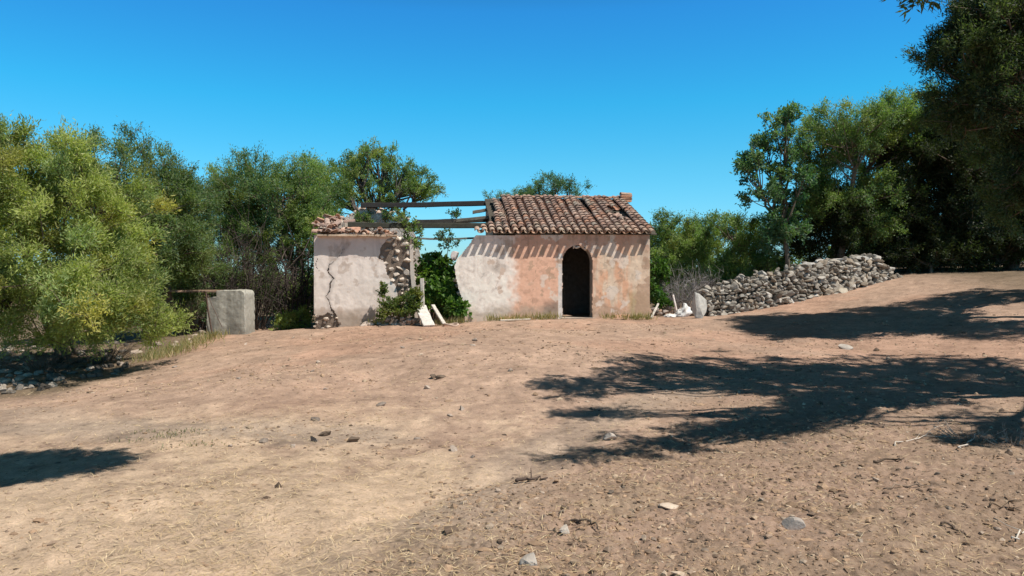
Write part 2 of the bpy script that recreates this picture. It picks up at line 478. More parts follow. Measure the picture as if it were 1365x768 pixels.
def colA(u, z):
    n = fbm(u * 1.2, z * 1.2, seed=80); n2 = fbm(u * 5, z * 2.2, seed=81)
    c = np.tile(np.array([.85, .735, .655]), (len(u), 1)) * (1 + .07 * n + .05 * n2)[:, None]
    low = sstep(.72, .60, z + .03 * n)
    c = c + (np.array([.50, .40, .33]) - c) * (low * .8)[:, None]
    pk = sstep(1.9, 2.5, z + .2 * n); c = c + (np.array([.62, .48, .43]) - c) * (pk * .6)[:, None]
    dirt = sstep(.45, .9, n2 + .3 * n); c *= (1 - .22 * dirt)[:, None]
    stk = fbm(u * 8, z * .8, seed=83); c = c * (1 - (.16 * sstep(.1, .8, stk) * sstep(1.2, 2.4, z + .4 * n))[:, None])
    chip = sstep(.62, .70, fbm(u * 4.5, z * 4.5, seed=84, o=5) + .25 * n); c = c + (np.array([.50, .37, .29]) - c) * (chip * .5)[:, None]
    c = c + (np.array([.36, .285, .225]) - c) * (sstep(.42, .18, z - gz1(-4, 20) + .16 * n2) * .7)[:, None]
    d = seg_d(u, z, crackA, [.02] * len(crackA)); c *= (1 - .25 * sstep(.09, 0, d))[:, None]
    return c
plaster_skin('plaster_wall', maskA, colA, -0.02, fw(535, 300)[0], ZB, 2.66)['label'] = 'cracked pale front wall left of the breach'
core = MB()
prism(core, fp([(420, 317), (549, 319), (547, 345), (551, 372), (555, 400), (557, 450), (420, 450)]), .05, .48, (.21, .16, .125))
core.build('wall_core', M_MASONRY, house)
# stones laid bare where the plaster has gone
st = MB(); r_ = np.random.default_rng(5)
bare = fp([(512, 317), (547, 320), (545, 345), (549, 372), (553, 400), (556, 440), (498, 440), (508, 420), (526, 404), (532, 394), (524, 378), (514, 360), (506, 343)])
foot = fp([(420, 420), (437, 417), (450, 424), (455, 442), (420, 444)])
placed = []
for poly, smin, smax in ((foot, .05, .10), (bare, .055, .14)):
    if poly is bare: st.build('bare_stonework', M_STONE, house); st = MB()
    pa = np.array(poly); tries = 0
    while tries < 1500:
        tries += 1
        u, z = r_.uniform(pa[:, 0].min(), pa[:, 0].max()), r_.uniform(pa[:, 1].min(), pa[:, 1].max())
        if not inpoly(np.array([u]), np.array([z]), pa)[0]: continue
        s = r_.uniform(smin, smax)
        if any(math.hypot((u - a) / 1.25, z - b) < (s + c) * .92 for a, b, c in placed): continue
        placed.append((u, z, s))
        k = r_.uniform(.7, 1.25)
        stone(st, (u, .085 + r_.uniform(-.04, .06), z), (s * 1.4, .15, s * .85), np.array([.58, .49, .41]) * k, 2, r_, .2)
# the broken end of the wall, seen edge-on inside the breach
for k in range(34):
    z = r_.uniform(.4, 2.45); v = r_.uniform(.1, .46)
    ue = fw(549, 365 - (z - 1.6) * 50)[0]
    stone(st, (ue + r_.uniform(-.05, .03), v, z), (r_.uniform(.07, .13), .1, r_.uniform(.06, .1)), np.array([.44, .36, .30]) * r_.uniform(.7, 1.2), 2, r_, .2)
st.build('bare_stonework', M_STONE, house)
# plastered jamb left standing at the breach
jb = MB()
prism(jb, fp([(546, 327), (551, 325), (551, 350), (553, 372), (557, 400), (557, 425), (553, 425), (550, 395), (547, 365)]), -.01, .06, (.60, .52, .45))
jb.build('jamb', M_PLASTER, house)
# --- right stretch of the front wall with the arched doorway
du0, du1 = fw(749.5, 400)[0], fw(790, 400)[0]
dzs, dzt = fw(770, 350)[1], fw(770, 327)[1]
dc, dr = (du0 + du1) / 2, (du1 - du0) / 2
polyB = fp([(634, 314), (626, 325), (618, 336), (609, 346), (606, 354), (608, 372), (613, 390), (619, 408), (620, 450)]) + [np.array([U_END, ZB]), np.array([U_END, 2.72])]
def maskB(u, z):
    un = u + .03 * fbm(u * 6, z * 6, seed=91, o=3); zn = z + .03 * fbm(u * 6, z * 6, seed=92, o=3)
    m = inpoly(np.where(u > 3, u, un), np.where(z > 2.5, z, zn), polyB)
    e = .012 * fbm(u * 9, z * 9, seed=93, o=2)
    door = (np.abs(u - dc + e) < dr) & (z < dzs)
    arch = ((u - dc) / dr) ** 2 + ((z - dzs) / (dzt - dzs)) ** 2 + e * 3 < 1
    return m & ~door & ~(arch & (z >= dzs))
uW, uS = fw(678, 380)[0], fw(742, 380)[0]
def colB(u, z):
    n = fbm(u * 1.1, z * 1.1, seed=60); n2 = fbm(u * 3.3, z * 3.3, seed=61); n3 = fbm(u * 9, z * 9, seed=62, o=3)
    st_ = fbm(u * 7, z * .9, seed=63)                                  # rain streaks
    white = np.array([.93, .81, .715]); salmon = np.array([.80, .475, .335]); orange = np.array([.76, .44, .285]); cream = np.array([.77, .59, .44])
    c = np.tile(white, (len(u), 1)) * (1 - .10 * sstep(-.1, .7, n + .5 * st_))[:, None]
    ws = sstep(uW - .22, uW + .25, u + .22 * n2 + .10 * n3 + .1 * n)
    c = c + (salmon - c) * ws[:, None]
    lightp = ws * sstep(.05, .5, n + .4 * n2) * .55
    c = c + (np.array([.76, .56, .42]) - c) * lightp[:, None]
    # a big scar of paler render between white and salmon
    wr = sstep(du1 - .02, du1 + .06, u)
    right = orange + (cream - orange) * sstep(-.35, .55, st_ + .35 * n2)[:, None]
    c = c + (right - c) * wr[:, None]
    ue = sstep(U_END - .75, U_END - .25, u + .15 * n2); c = c + (cream - c) * (ue * .85)[:, None]
    top = sstep(2.12, 2.45, z + .12 * n2) * (.35 + .65 * ws); c = c + (np.array([.60, .35, .25]) - c) * (top * .75)[:, None]
    gp = sstep(.22, .08, np.hypot((u - fw(662, 357)[0]) / 1.5, z - fw(662, 357)[1]) + .05 * n2); c = c + (np.array([.50, .42, .36]) - c) * (gp * .6)[:, None]
    # soot-dark damp beside the door foot, moss and splash at the base
    dk = sstep(.75, .15, np.hypot((u - du0 + .28) / .55, (z - .55) / .75) + .12 * n2); c = c + (np.array([.16, .12, .10]) - c) * (dk * .8)[:, None]
    base = sstep(.78, .5, z + .14 * n2 + .05 * n3); c = c + (np.array([.44, .34, .26]) - c) * (base * .65)[:, None]
    mo = sstep(.9, .3, np.hypot((u - U_END + .3) / .55, (z - .75) / .6) + .2 * n2); c = c + (np.array([.42, .33, .16]) - c) * (mo * .6)[:, None]
    # limewashed edging round the doorway
    j = (np.abs(u - du0 + .055) < .055 + .01 * n3) & (z < dzs + .25)
    c = np.where(j[:, None], np.array([.74, .66, .60]), c)
    ar = np.abs(np.hypot((u - dc) / (dr + .09), (z - dzs) / (dzt - dzs + .06)) - 1) < .12
    c = np.where((ar & (z > dzs) & (n3 > .35))[:, None], np.array([.66, .54, .46]), c)
    jr = (np.abs(u - du1 - .08) < .08 + .03 * n3); c = np.where(jr[:, None], c * .85 + np.array([.60, .55, .48]) * .15, c)
    ch = sstep(.35, .7, n3 + .3 * n2); c *= (1 - .16 * ch)[:, None]
    # flakes of render fallen off down to older coats
    fl = fbm(u * 3.6, z * 3.6, seed=66, o=6) + .35 * n
    flk = sstep(.60, .66, fl); c = c + (np.where((u < uW + .1)[:, None], np.array([.62, .46, .36]), np.array([.50, .33, .23])) - c) * (flk * .8)[:, None]
    fl2 = sstep(.66, .72, fbm(u * 2.6 + 9, z * 2.6, seed=67, o=6) + .2 * n2); c = c + (np.array([.78, .66, .56]) - c) * (fl2 * ws * .7)[:, None]
    stk = sstep(.15, .75, fbm(u * 9, z * .7, seed=68)) * sstep(1.1, 2.3, z + .3 * n2); c *= (1 - .20 * stk)[:, None]
    cr = np.abs(fbm(u * 1.6, z * 1.6, seed=69, o=4)); c *= (1 - .35 * sstep(.022, .004, cr) * sstep(0, .3, n2))[:, None]
    return np.clip(c, .04, .9)
plaster_skin('plaster_wall', maskB, colB, fw(600, 300)[0], U_END, ZB, 2.70)['label'] = 'white and salmon front wall with the arched doorway'
th_ = MB(); th_.box((du0 - .04, -.09, gz1(*hw(dc, 0, 0)[:2]) - .1), (du1 + .05, .5, gz1(*hw(dc, 0, 0)[:2]) + .045), (.45, .37, .30), .012)
th_.build('threshold', M_STONE, house)
arch_pts = [np.array([dc - (dr + .02) * math.cos(a), dzs + (dzt - dzs + .02) * math.sin(a)]) for a in np.linspace(0, math.pi, 13)]
coreB = MB()
pB = [fw(637, 317), fw(622, 337), fw(610, 350), fw(612, 372), fw(616, 390), fw(623, 410)]
pB += [np.array([pB[-1][0], ZB]), np.array([du0 - .02, ZB])] + arch_pts + [np.array([du1 + .02, ZB]), np.array([U_END - .01, ZB]), np.array([U_END - .01, 2.68])]
prism(coreB, pB, .05, .48, (.42, .35, .29))
coreB.build('wall_core', M_MASONRY, house)
# broken masonry at the top of the arch
rb = MB(); r_ = np.random.default_rng(8)
for du, dz, s in ((.16, -.03, .055), (-.06, -.02, .05), (.03, -.045, .06), (.24, -.10, .05)):
    stone(rb, (dc + du, .1, dzt + dz), (s * 1.5, .12, s), np.array([.62, .54, .47]), 2, r_, .3)
rb.build('bare_stonework', M_STONE, house); rb = MB()
for z in np.arange(.7, 2.3, .19):
    uu = fw(607 + abs(z - 1.6) * 8, 370)[0] + (0.25 if z > 2 else 0) + .05
    stone(rb, (uu, .2, z), (.13, .2, .1), np.array([.55, .47, .41]) * r_.uniform(.8, 1.15), 2, r_, .2)
rb.build('bare_stonework', M_STONE, house); rb = MB()
stone(rb, (fw(606, 341)[0], .25, fw(606, 341)[1]), (.16, .2, .16), (.50, .44, .41), 2, r_, .2)
rb.build('bare_stonework', M_STONE, house)

# --- roof geometry (a single slope rising to the rear)
VR = 3.35
OV = .26
z_e = fw(760, 311, -OV)[1]; z_r = fw(760, 264, VR)[1]
SL = (z_r - z_e) / (VR + OV)
def rz_(v): return z_e + SL * (v + OV)
uL = fw(659, 312, -.2)[0]; uR = U_END + .03
# side, rear and partition walls
def top_poly(u0, u1, pts): return [np.array([u0, ZB])] + [np.array(p) for p in pts] + [np.array([u1, ZB])]
def cross_wall(name, u, th, pts, col, mat=M_MASONRY, label=None):
    """wall running front to back: profile in (v, z), thickness along u"""
    mb = MB(); prism(mb, [np.array([p[0], p[1]]) for p in pts], u, u + th, col)
    V = mb.v[0]; mb.v[0] = V[:, [1, 0, 2]]; mb.t[0] = mb.t[0][:, ::-1]
    o = mb.build(name, mat, house)
    if label: o['label'] = label
    return o
cross_wall('side_wall', U_END - .45, .44, [(.49, ZB), (VR, ZB), (VR, rz_(VR) - .1), (.49, rz_(.49) - .1)], (.42, .34, .28))
cross_wall('partition_wall', uL + .02, .3, [(.49, ZB), (VR, ZB), (VR, rz_(VR) - .12), (.49, rz_(.49) - .12)], (.55, .47, .40))
prof = [(.49, ZB), (VR, ZB), (VR, rz_(VR) - .72), (2.9, rz_(2.9) - .62), (2.5, rz_(2.5) - .6), (2.0, rz_(2) - .42), (1.4, rz_(1.4) - .38), (.9, rz_(.9) - .22), (.49, rz_(.49) - .14)]
cross_wall('side_wall', .02, .42, prof, (.50, .43, .37), label='broken left side wall')
mb = MB()
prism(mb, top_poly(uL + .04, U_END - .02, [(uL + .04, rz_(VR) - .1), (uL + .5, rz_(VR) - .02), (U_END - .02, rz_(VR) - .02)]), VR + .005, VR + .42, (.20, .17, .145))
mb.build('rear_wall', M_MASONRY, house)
mb = MB()
rp = [(.03, rz_(VR) - .72)] + [tuple(fw(a, b, VR)) for a, b in ((470, 288), (480, 281), (489, 278), (497, 285), (512, 283), (524, 293), (540, 291), (548, 302), (556, 318), (562, 350), (575, 372), (612, 378), (640, 370), (660, 350))] + [(uL + .03, fw(665, 345, VR)[1])]
prism(mb, top_poly(.03, uL + .03, rp), VR + .005, VR + .42, (.60, .53, .46))
mb.build('rear_wall', M_MASONRY, house)['label'] = 'broken rear wall behind the breach'

# eave course of the left part: a thin stone ledge, then broken tiles and rubble on the wall top
mb = MB()
ul0, ul1 = fw(423, 313, -.12)[0], fw(529, 313, -.12)[0]
lz = fw(470, 315, -.16)[1]
us = np.linspace(ul0, ul1, 9)
for a, b in zip(us[:-1], us[1:]):
    if abs((a + b) / 2 - fw(463, 313)[0]) < .01: continue
    mb.box((a + .004, -.2 + rng.uniform(-.015, .015), lz + rng.uniform(-.006, .006)), (b - .004, .3, lz + .045), np.array([.52, .38, .27]) * rng.uniform(.85, 1.15), .003)
mb.build('eave_ledge', M_TILE, house)

def barrel(mb, p, fwd, up, L, r0, r1, col, convex=True, th=.014, seg=7):
    """A tapered half-round roof tile from p along fwd."""
    fwd = np.asarray(fwd, float); fwd /= np.linalg.norm(fwd); up = np.asarray(up, float)
    side = np.cross(fwd, up); side /= np.linalg.norm(side); up = np.cross(side, fwd)
    th_ = np.linspace(0.06 * np.pi, .94 * np.pi, seg)
    V = []
    for (q, r) in ((0, r0), (L, r1)):
        for rr in (r, r - th):
            for a in th_:
                s = math.sin(a) * (1 if convex else -1)
                V.append(np.asarray(p) + fwd * q + side * math.cos(a) * rr + up * (s * rr * .85 + (0 if convex else r * .85)))
    n = seg; Q = []
    for k in range(n - 1):
        Q += [[k, k + 1, 2 * n + k + 1, 2 * n + k], [n + k, 3 * n + k, 3 * n + k + 1, n + k + 1], [k, n + k, n + k + 1, k + 1], [2 * n + k, 2 * n + k + 1, 3 * n + k + 1, 3 * n + k]]
    Q += [[0, 2 * n, 3 * n, n], [n - 1, 2 * n - 1, 4 * n - 1, 3 * n - 1]]
    mb.add(np.array(V), Q, (), col)

def tile_col(r):
    base = [(.36, .225, .17), (.40, .262, .20), (.33, .215, .17), (.37, .27, .22), (.28, .19, .155), (.43, .30, .235), (.33, .255, .215), (.40, .225, .155), (.25, .175, .145)]
    c = np.array(base[r.integers(len(base))]) * r.uniform(.90, 1.25)
    return c
# roof boarding with its hole, and the tiles
hole_u = (fw(825, 285, 1.7)[0], fw(839, 285, 1.7)[0]); hole_v = None
def v_at(px, py):
    vv = np.linspace(-.2, VR, 200); return float(vv[np.argmin([abs(fw(px, py, q)[1] - rz_(q)) for q in vv])])
vh0, vh1 = v_at(832, 293), v_at(832, 279)
hole_u = (fw(824, 285, vh0)[0], fw(839, 285, vh0)[0])
roof = empty('roof', (0, 0, 0)); roof.parent = house
mb = MB()
slope = np.array([0, 1, SL]); sl_len = np.linalg.norm(slope); nrm = np.array([0, -SL, 1]) / sl_len
# boards run up the slope; some project past the broken edge
uu = uL - .02
k = 0
while uu < uR - .05:
    w = rng.uniform(.16, .22)
    v0 = -.05; v1 = VR + .05
    if uu < uL - .02: v0, v1 = 1.2 + .6 * rng.random(), VR - .3 * rng.random()
    spans = [(v0, v1)]
    if uu + w > hole_u[0] and uu < hole_u[1]: spans = [(v0, vh0), (vh1, v1)]
    for a, b in spans:
        c = np.array([.085, .075, .06]) * rng.uniform(.6, 1.4)
        lo = rz_(a) - .075; hi = rz_(b) - .075
        V = np.array([[uu, a, lo - .025], [uu + w - .006, a, lo - .025], [uu + w - .006, b, hi - .025], [uu, b, hi - .025], [uu, a, lo], [uu + w - .006, a, lo], [uu + w - .006, b, hi], [uu, b, hi]])
        mb.add(V, [[0, 3, 2, 1], [4, 5, 6, 7], [0, 1, 5, 4], [1, 2, 6, 5], [2, 3, 7, 6], [3, 0, 4, 7]], (), c)
    uu += w
mb.build('boarding', M_WOOD, roof)
mb = MB(); r_ = np.random.default_rng(21)
SP = .212; NR = 15; EXP = (VR + OV) * sl_len / NR
ncol = int((uR - uL) / SP) + 1
def slope_pt(u, s, lift=0.0):
    v = -OV + s / sl_len
    return np.array([u, v, z_e + SL * (v + OV)]) + nrm * lift
for ci in range(-4, ncol + 1):
    uc = uR - .1 - (ncol - ci - .35) * SP
    drift = r_.normal(0, .012)
    for rj in range(NR):
        s0 = rj * EXP
        vmid = -OV + (s0 + .5 * EXP) / sl_len
        if uc < uL - .02 + (.06 if rj % 3 else -.05) + .5 * max(0, rj - 2) / NR and not (rj == 0 and uc > fw(627, 312, -.2)[0]) and not (rj == 1 and uc > fw(637, 312)[0]) and not (rj == 2 and uc > fw(650, 312)[0]): continue
        if uc > uR: continue
        inhole = hole_u[0] - .10 < uc < hole_u[1] + .0 and vh0 - .12 < vmid < vh1 + .05
        jx = drift * rj * .4 + r_.normal(0, .006); js = r_.normal(0, .010)
        for convex in (False, True):
            ucc = uc + jx + (0 if convex else SP / 2)
            if not convex and (ucc > uR - .02): continue
            if inhole and not (convex and r_.random() < .0): continue
            c = tile_col(r_)
            if rj == 0: c = c * .5 + np.array([.52, .38, .28]) * .5
            if r_.random() < .12: c = c * .6 + np.array([.38, .37, .30]) * .4   # lichen
            d = slope / sl_len + np.array([r_.normal(0, .025), 0, r_.normal(0, .012)])
            base_l = (.012 if convex else -.07) + .012 * (1 if convex else 0)
            barrel(mb, slope_pt(ucc, s0 + js + (.125 if not convex and rj == 0 else 0.0), base_l + .015 + r_.uniform(0, .012)), d - nrm * .075, nrm, EXP * 1.34, (.074 if rj == 0 and convex else .102) * r_.uniform(.95, 1.04), .074, c, convex, .018)
# tiles slipped near the hole
for q in range(4):
    p = slope_pt(hole_u[0] + r_.uniform(-.15, .1), (vh0 + .2) * sl_len + r_.uniform(-.35, -.05), .09)
    barrel(mb, p, slope / sl_len + np.array([r_.uniform(-.7, .7), 0, 0]), nrm, .34, .095, .08, tile_col(r_))
mb.build('roof_tiles', M_TILE, roof)
mb = MB()
u = uL + .5
while u < uR - .1:
    barrel(mb, (u, VR + .03, rz_(VR) - .015 + r_.uniform(-.008, .008)), (1, r_.normal(0, .03), r_.normal(0, .02)), (0, 0, 1), .38, .10, .085, np.array([.40, .24, .17]) * r_.uniform(.8, 1.1))
    u += .31
mb.build('ridge_tiles', M_TILE, roof)
# chimney stub at the right end of the ridge
ch = MB()
cu0, cz = fw(827, 262, VR - .25)[0], rz_(VR - .25)
for q in range(3):
    ch.box((cu0 + r_.uniform(-.015, .015), VR - .42, cz - .05 + q * .075), (cu0 + .34 + r_.uniform(-.015, .015), VR - .08, cz - .05 + q * .075 + .068), np.array([.50, .27, .17]) * r_.uniform(.85, 1.15), .006)
barrel(ch, (cu0 + .0, VR - .25, cz + .18), (1, .1, -.02), (0, 0, 1), .36, .11, .09, (.38, .27, .20))
barrel(ch, (cu0 + .05, VR - .1, cz + .17), (.9, -.1, .12), (0, 0, 1), .3, .09, .08, (.30, .24, .20))
ch.build('chimney', M_TILE, roof)

# broken tiles and stones heaped along the left wall tops
mb = MB(); r_ = np.random.default_rng(33)
def heap(n, f, smin=.05, smax=.11, tiles=.5):
    for _ in range(n):
        u, v, z = f()
        if r_.random() < tiles:
            d = r_.normal(size=3) * np.array([.7, 1.2, .12]) + np.array([0, .6, .15])
            barrel(mb, (u, v, z + .02), d, np.array([0, 0, 1]) + r_.normal(0, .3, 3), r_.uniform(.16, .36), .085, .075, tile_col(r_) * 1.2)
        else:
            s = r_.uniform(smin, smax); stone(mb, (u, v, z + s * .4), (s * 1.3, s, s * .7), np.array([.56, .44, .36]) * r_.uniform(.7, 1.2), 1, r_, .4)
def f_side():
    v = r_.uniform(.05, 3.3); u = r_.uniform(.0, .5); return u, v, np.interp(v, [p[0] for p in reversed(prof[2:])], [p[1] for p in reversed(prof[2:])]) + r_.uniform(-.03, .03)
heap(55, f_side, .04, .08, .75)
def f_front():
    u = r_.uniform(fw(425, 313)[0], fw(470, 313)[0]); t = (u - fw(425, 313)[0]); return u, r_.uniform(-.1, .45), lz + .05 + r_.uniform(0, .04 + .13 * min(t, .7))
heap(48, f_front, .04, .08, .8)
def f_front2():
    u = r_.uniform(fw(470, 313)[0], fw(530, 313)[0]); return u, r_.uniform(-.1, .4), lz + .045 + r_.uniform(0, .05)
mb.build('wall_rubble', M_TILE, house)['label'] = 'broken clay tiles heaped at the left wall corner'; mb = MB()
heap(40, f_front2, .04, .07, .5)
mb.build('wall_rubble', M_TILE, house)['label'] = 'thin row of broken tiles on the front wall ledge'; mb = MB()
def f_rear():
    u = r_.uniform(.5, fw(548, 300, VR)[0]); return u, VR + r_.uniform(0, .4), float(np.interp(u, [p[0] for p in rp], [p[1] for p in rp])) + r_.uniform(-.03, .05)
heap(40, f_rear, .06, .13, .15)
mb.build('wall_rubble', M_TILE, house)['label'] = 'stones loose on the broken rear wall top'

# old roof beams left spanning the open room
def beam(p0, p1, w, h, col, sag=.03):
    mb = MB(); n = 14
    p0, p1 = np.array(p0, float), np.array(p1, float)
    t = np.linspace(0, 1, n)[:, None]; C = p0 + (p1 - p0) * t
    C[:, 2] -= sag * np.sin(np.pi * t[:, 0]); C += np.c_[np.zeros(n), fbm(t[:, 0] * 4, t[:, 0] * 0, seed=int(rng.integers(99))) * .012, fbm(t[:, 0] * 5, t[:, 0] * 0, seed=int(rng.integers(99))) * .012]
    prof_ = np.array([(-1, -.8), (-.8, -1), (.8, -1), (1, -.8), (1, .8), (.8, 1), (-.8, 1), (-1, .8)]) / 2 * np.array([w, h])
    V = np.concatenate([c + np.c_[np.zeros(8), prof_ * (1 + .06 * vnoise(np.arange(8) * 1.7, np.full(8, i * .9), seed=4))[:, None]] for i, c in enumerate(C)])
    i = np.arange(n - 1)[:, None] * 8; k = np.arange(8)[None]; k2 = (k + 1) % 8
    mb.add(V, np.stack([i + k, i + k2, i + 8 + k2, i + 8 + k], -1).reshape(-1, 4), [[0, j + 1, j] for j in range(1, 7)] + [[(n - 1) * 8, (n - 1) * 8 + j, (n - 1) * 8 + j + 1] for j in range(1, 7)], col)
    return mb.build('roof_beam', M_WOOD, house)
def bp_(px, py, v): u, z = fw(px, py, v); return (u, v, z)
beam(bp_(481, 274, 3.25), bp_(686, 270, 3.2), .15, .155, (.042, .038, .036), .02)
beam(bp_(552, 296, 2.2), bp_(684, 291, 2.2), .13, .13, (.06, .052, .045), .02)
beam(bp_(464, 300, .35), bp_(672, 300.5, .35), .19, .14, (.055, .055, .042), .02)
beam(bp_(556, 318, 3.55), bp_(660, 317, 3.5), .06, .06, (.22, .21, .19), .02)
beam(bp_(630, 283, 2.6), bp_(690, 274, 2.7), .10, .10, (.17, .15, .12), .0)
beam(bp_(608, 294, 2.0), bp_(690, 285, 2.0), .10, .10, (.16, .14, .11), .0)

# ------------------------------------------------------------------ trees and shrubs
def E(px, py, D, rx, ry, rd):
    c = P(px, py, D); return (c, np.array([rx * D / F, rd, ry * D / F]))
def leaves_mesh(name, pos, dirs, nor, Ls, Ws, col, parent, org, mat=None):
    d = dirs / (np.linalg.norm(dirs, axis=1)[:, None] + 1e-9)
    s = np.cross(d, nor); s /= np.linalg.norm(s, axis=1)[:, None] + 1e-9
    n = np.cross(s, d)
    L, w = Ls[:, None], Ws[:, None]
    p = pos - org
    V = np.stack([p, p + d * L * .45 + s * w * .5 + n * w * .12, p + d * L, p + d * L * .45 - s * w * .5 + n * w * .12], 1).reshape(-1, 3)
    q = np.arange(len(pos) * 4).reshape(-1, 4)
    return mesh(name, V, [q], mat or M_LEAF, parent, np.repeat(col, 4, axis=0), False)

def bez(a, b, c, n):
    t = np.linspace(0, 1, n)[:, None]
    return (1 - t) ** 2 * a + 2 * t * (1 - t) * b + t ** 2 * c

def make_tree(name, label, cat, base, ells, ncl, cr, nleaf, leaf, cols, seed, stems=1, stem_r=.12, fork=.35, nlimb=5, group=None, twigs=6,
              bark=(.16, .125, .095), tuft=.0, shell=.42, flat=1.0, spread=.25, up=.35, vary=.25, minz=.15, brk=1.0, gnarl=.12):
    r = np.random.default_rng(seed)
    base = np.array([base[0], base[1], g1(base[0], base[1])])
    root = tag(empty(name, base), label, cat, group)
    C = np.array([e[0] for e in ells]); A = np.array([e[1] for e in ells])
    wt = (A[:, 0] * A[:, 1] * A[:, 2]) ** .62; wt /= wt.sum()
    pts = []; tries = 0
    while len(pts) < ncl and tries < ncl * 40:
        tries += 1
        k = r.choice(len(C), p=wt)
        d = r.normal(size=3); d /= np.linalg.norm(d)
        p = C[k] + A[k] * d * r.random() ** shell * (1 + .10 * r.normal())
        if p[2] < gz1(p[0], p[1]) + minz: continue
        if pts and np.min(np.linalg.norm(np.array(pts) - p, axis=1)) < cr * .55: continue
        pts.append(p)
    pts = np.array(pts); n = len(pts)
    # limbs: group the clumps
    nl = min(nlimb, n)
    cen = pts[r.choice(n, nl, replace=False)]
    for _ in range(8):
        lab = np.argmin(((pts[:, None] - cen[None]) ** 2).sum(-1), 1)
        cen = np.array([pts[lab == j].mean(0) if (lab == j).any() else cen[j] for j in range(nl)])
    H = pts[:, 2].max() - base[2]
    wood = MB()
    bk = np.array(bark)
    stem_tops = []
    cm = pts.mean(0)
    for s in range(stems):
        a = 2 * np.pi * (s + r.random() * .6) / stems
        off = np.array([math.cos(a), math.sin(a), 0]) * (0 if stems == 1 else stem_r * 2.2)
        b0 = base + off - np.array([0, 0, .12])
        tgt = cm + (np.array([math.cos(a), math.sin(a), 0]) * A[:, 0].mean() * .5 if stems > 1 else 0)
        top = b0 + (tgt - b0) * fork; top[2] = base[2] + H * fork
        mid = (b0 + top) / 2 + r.normal(0, gnarl, 3) * H * fork * np.array([1, 1, .3])
        pth = bez(b0, mid, top, 9)
        wood.tube(pth, np.linspace(stem_r, stem_r * .68, 9) * (1 + .25 * np.exp(-np.arange(9) * 1.2)), 14, bk * r.uniform(.85, 1.15))
        stem_tops.append(top)
    stem_tops = np.array(stem_tops)
    limb_paths = []
    for j in range(nl):
        t0 = stem_tops[np.argmin(np.linalg.norm(stem_tops - cen[j], axis=1))]
        end = t0 + (cen[j] - t0) * .92
        mid = (t0 + end) / 2 + np.array([0, 0, .12]) * np.linalg.norm(end - t0) + r.normal(0, gnarl, 3) * np.linalg.norm(end - t0)
        pth = bez(t0 - np.array([0, 0, .03]), mid, end, 9); pth[1:-1] += r.normal(0, .02 * np.linalg.norm(end - t0), pth[1:-1].shape)
        limb_paths.append(pth)
        wood.tube(pth, np.linspace(stem_r * .62, stem_r * .22, 9), 6, bk * r.uniform(.8, 1.2))
    tw0, tw1, twc = [], [], []
    for i in range(n):
        pth = limb_paths[lab[i]]
        kk = int(np.clip(np.argmin(np.linalg.norm(pth - pts[i], axis=1)) - r.integers(1, 4), 1, 8))
        a = pth[kk]; L = np.linalg.norm(pts[i] - a)
        mid = (a + pts[i]) / 2 + r.normal(0, .10, 3) * L + np.array([0, 0, -.05 * L])
        wood.tube(bez(a, mid, pts[i], 6), np.linspace(stem_r * .22, .008, 6) * brk, 5, bk * r.uniform(.8, 1.2), False)
        dirs = r.normal(size=(twigs, 3)); dirs[:, 2] = dirs[:, 2] * flat + up
        out = (pts[i] - cm) / (np.linalg.norm(pts[i] - cm) + 1e-6)
        dirs = dirs / np.linalg.norm(dirs, axis=1)[:, None] + out * .45
        dirs /= np.linalg.norm(dirs, axis=1)[:, None]
        ln = cr * r.uniform(.6, 1.25, twigs)
        sc_ = r.uniform(.8, 1.15)
        for q in range(twigs):
            e = pts[i] + dirs[q] * ln[q] * sc_ * np.array([1, 1, flat])
            tw0.append(pts[i]); tw1.append(e); twc.append(i)
            if q < 4: wood.tube(np.array([pts[i], (pts[i] + e) / 2 + r.normal(0, .05 * cr, 3), e]), [.010 * brk, .007 * brk, .003], 3, bk * 1.1, False)
    wood.v = [v - base for v in wood.v]
    wood.build('trunk', M_BARK, root, True)
    tw0, tw1, twc = np.array(tw0), np.array(tw1), np.array(twc)
    m = n * nleaf
    ti = r.integers(0, len(tw0), m)
    t = r.random(m) ** .7 if not tuft else 1 - tuft * r.random(m)
    d = tw1[ti] - tw0[ti]; ln = np.linalg.norm(d, axis=1)[:, None]
    pos = tw0[ti] + d * t[:, None] + r.normal(0, 1, (m, 3)) * spread * cr * np.array([1, 1, flat]) * (.35 + .65 * r.random((m, 1)))
    dirs = d / ln * .9 + r.normal(0, .75, (m, 3)); dirs[:, 2] += up * .3
    outv = tw0[ti] - cm; outv /= np.linalg.norm(outv, axis=1)[:, None] + 1e-6
    nor = r.normal(0, .6, (m, 3)) + outv * .55; nor[:, 2] += .6
    cols = np.array(cols); w = np.clip(.5 + .75 * vnoise(pts[:, 0] * .8, pts[:, 1] * .8, pts[:, 2] * .8, seed=seed)[:, None] + r.normal(0, .22, (n, 1)), 0, 1); w2 = r.random((m, 1))
    w = w ** 1.3; cc = cols[0] + (cols[1] - cols[0]) * w                     # clump tint between two greens
    hue = r.random((n, 1)); cc = np.where(hue < .14, cc * np.array([1.25, 1.02, .95]), np.where(hue > .84, cc * np.array([.86, .96, 1.35]), cc))
    lc = cc[twc[ti]] * (1 + vary * (r.random((m, 1)) * 2 - 1)) + (cols[2] - cc[twc[ti]]) * (w2 > .82) * .6
    sz = r.uniform(.65, 1.3, m)
    leaves_mesh('crown', pos, dirs, nor, leaf[0] * sz, leaf[1] * sz, lc, root, base)
    return root

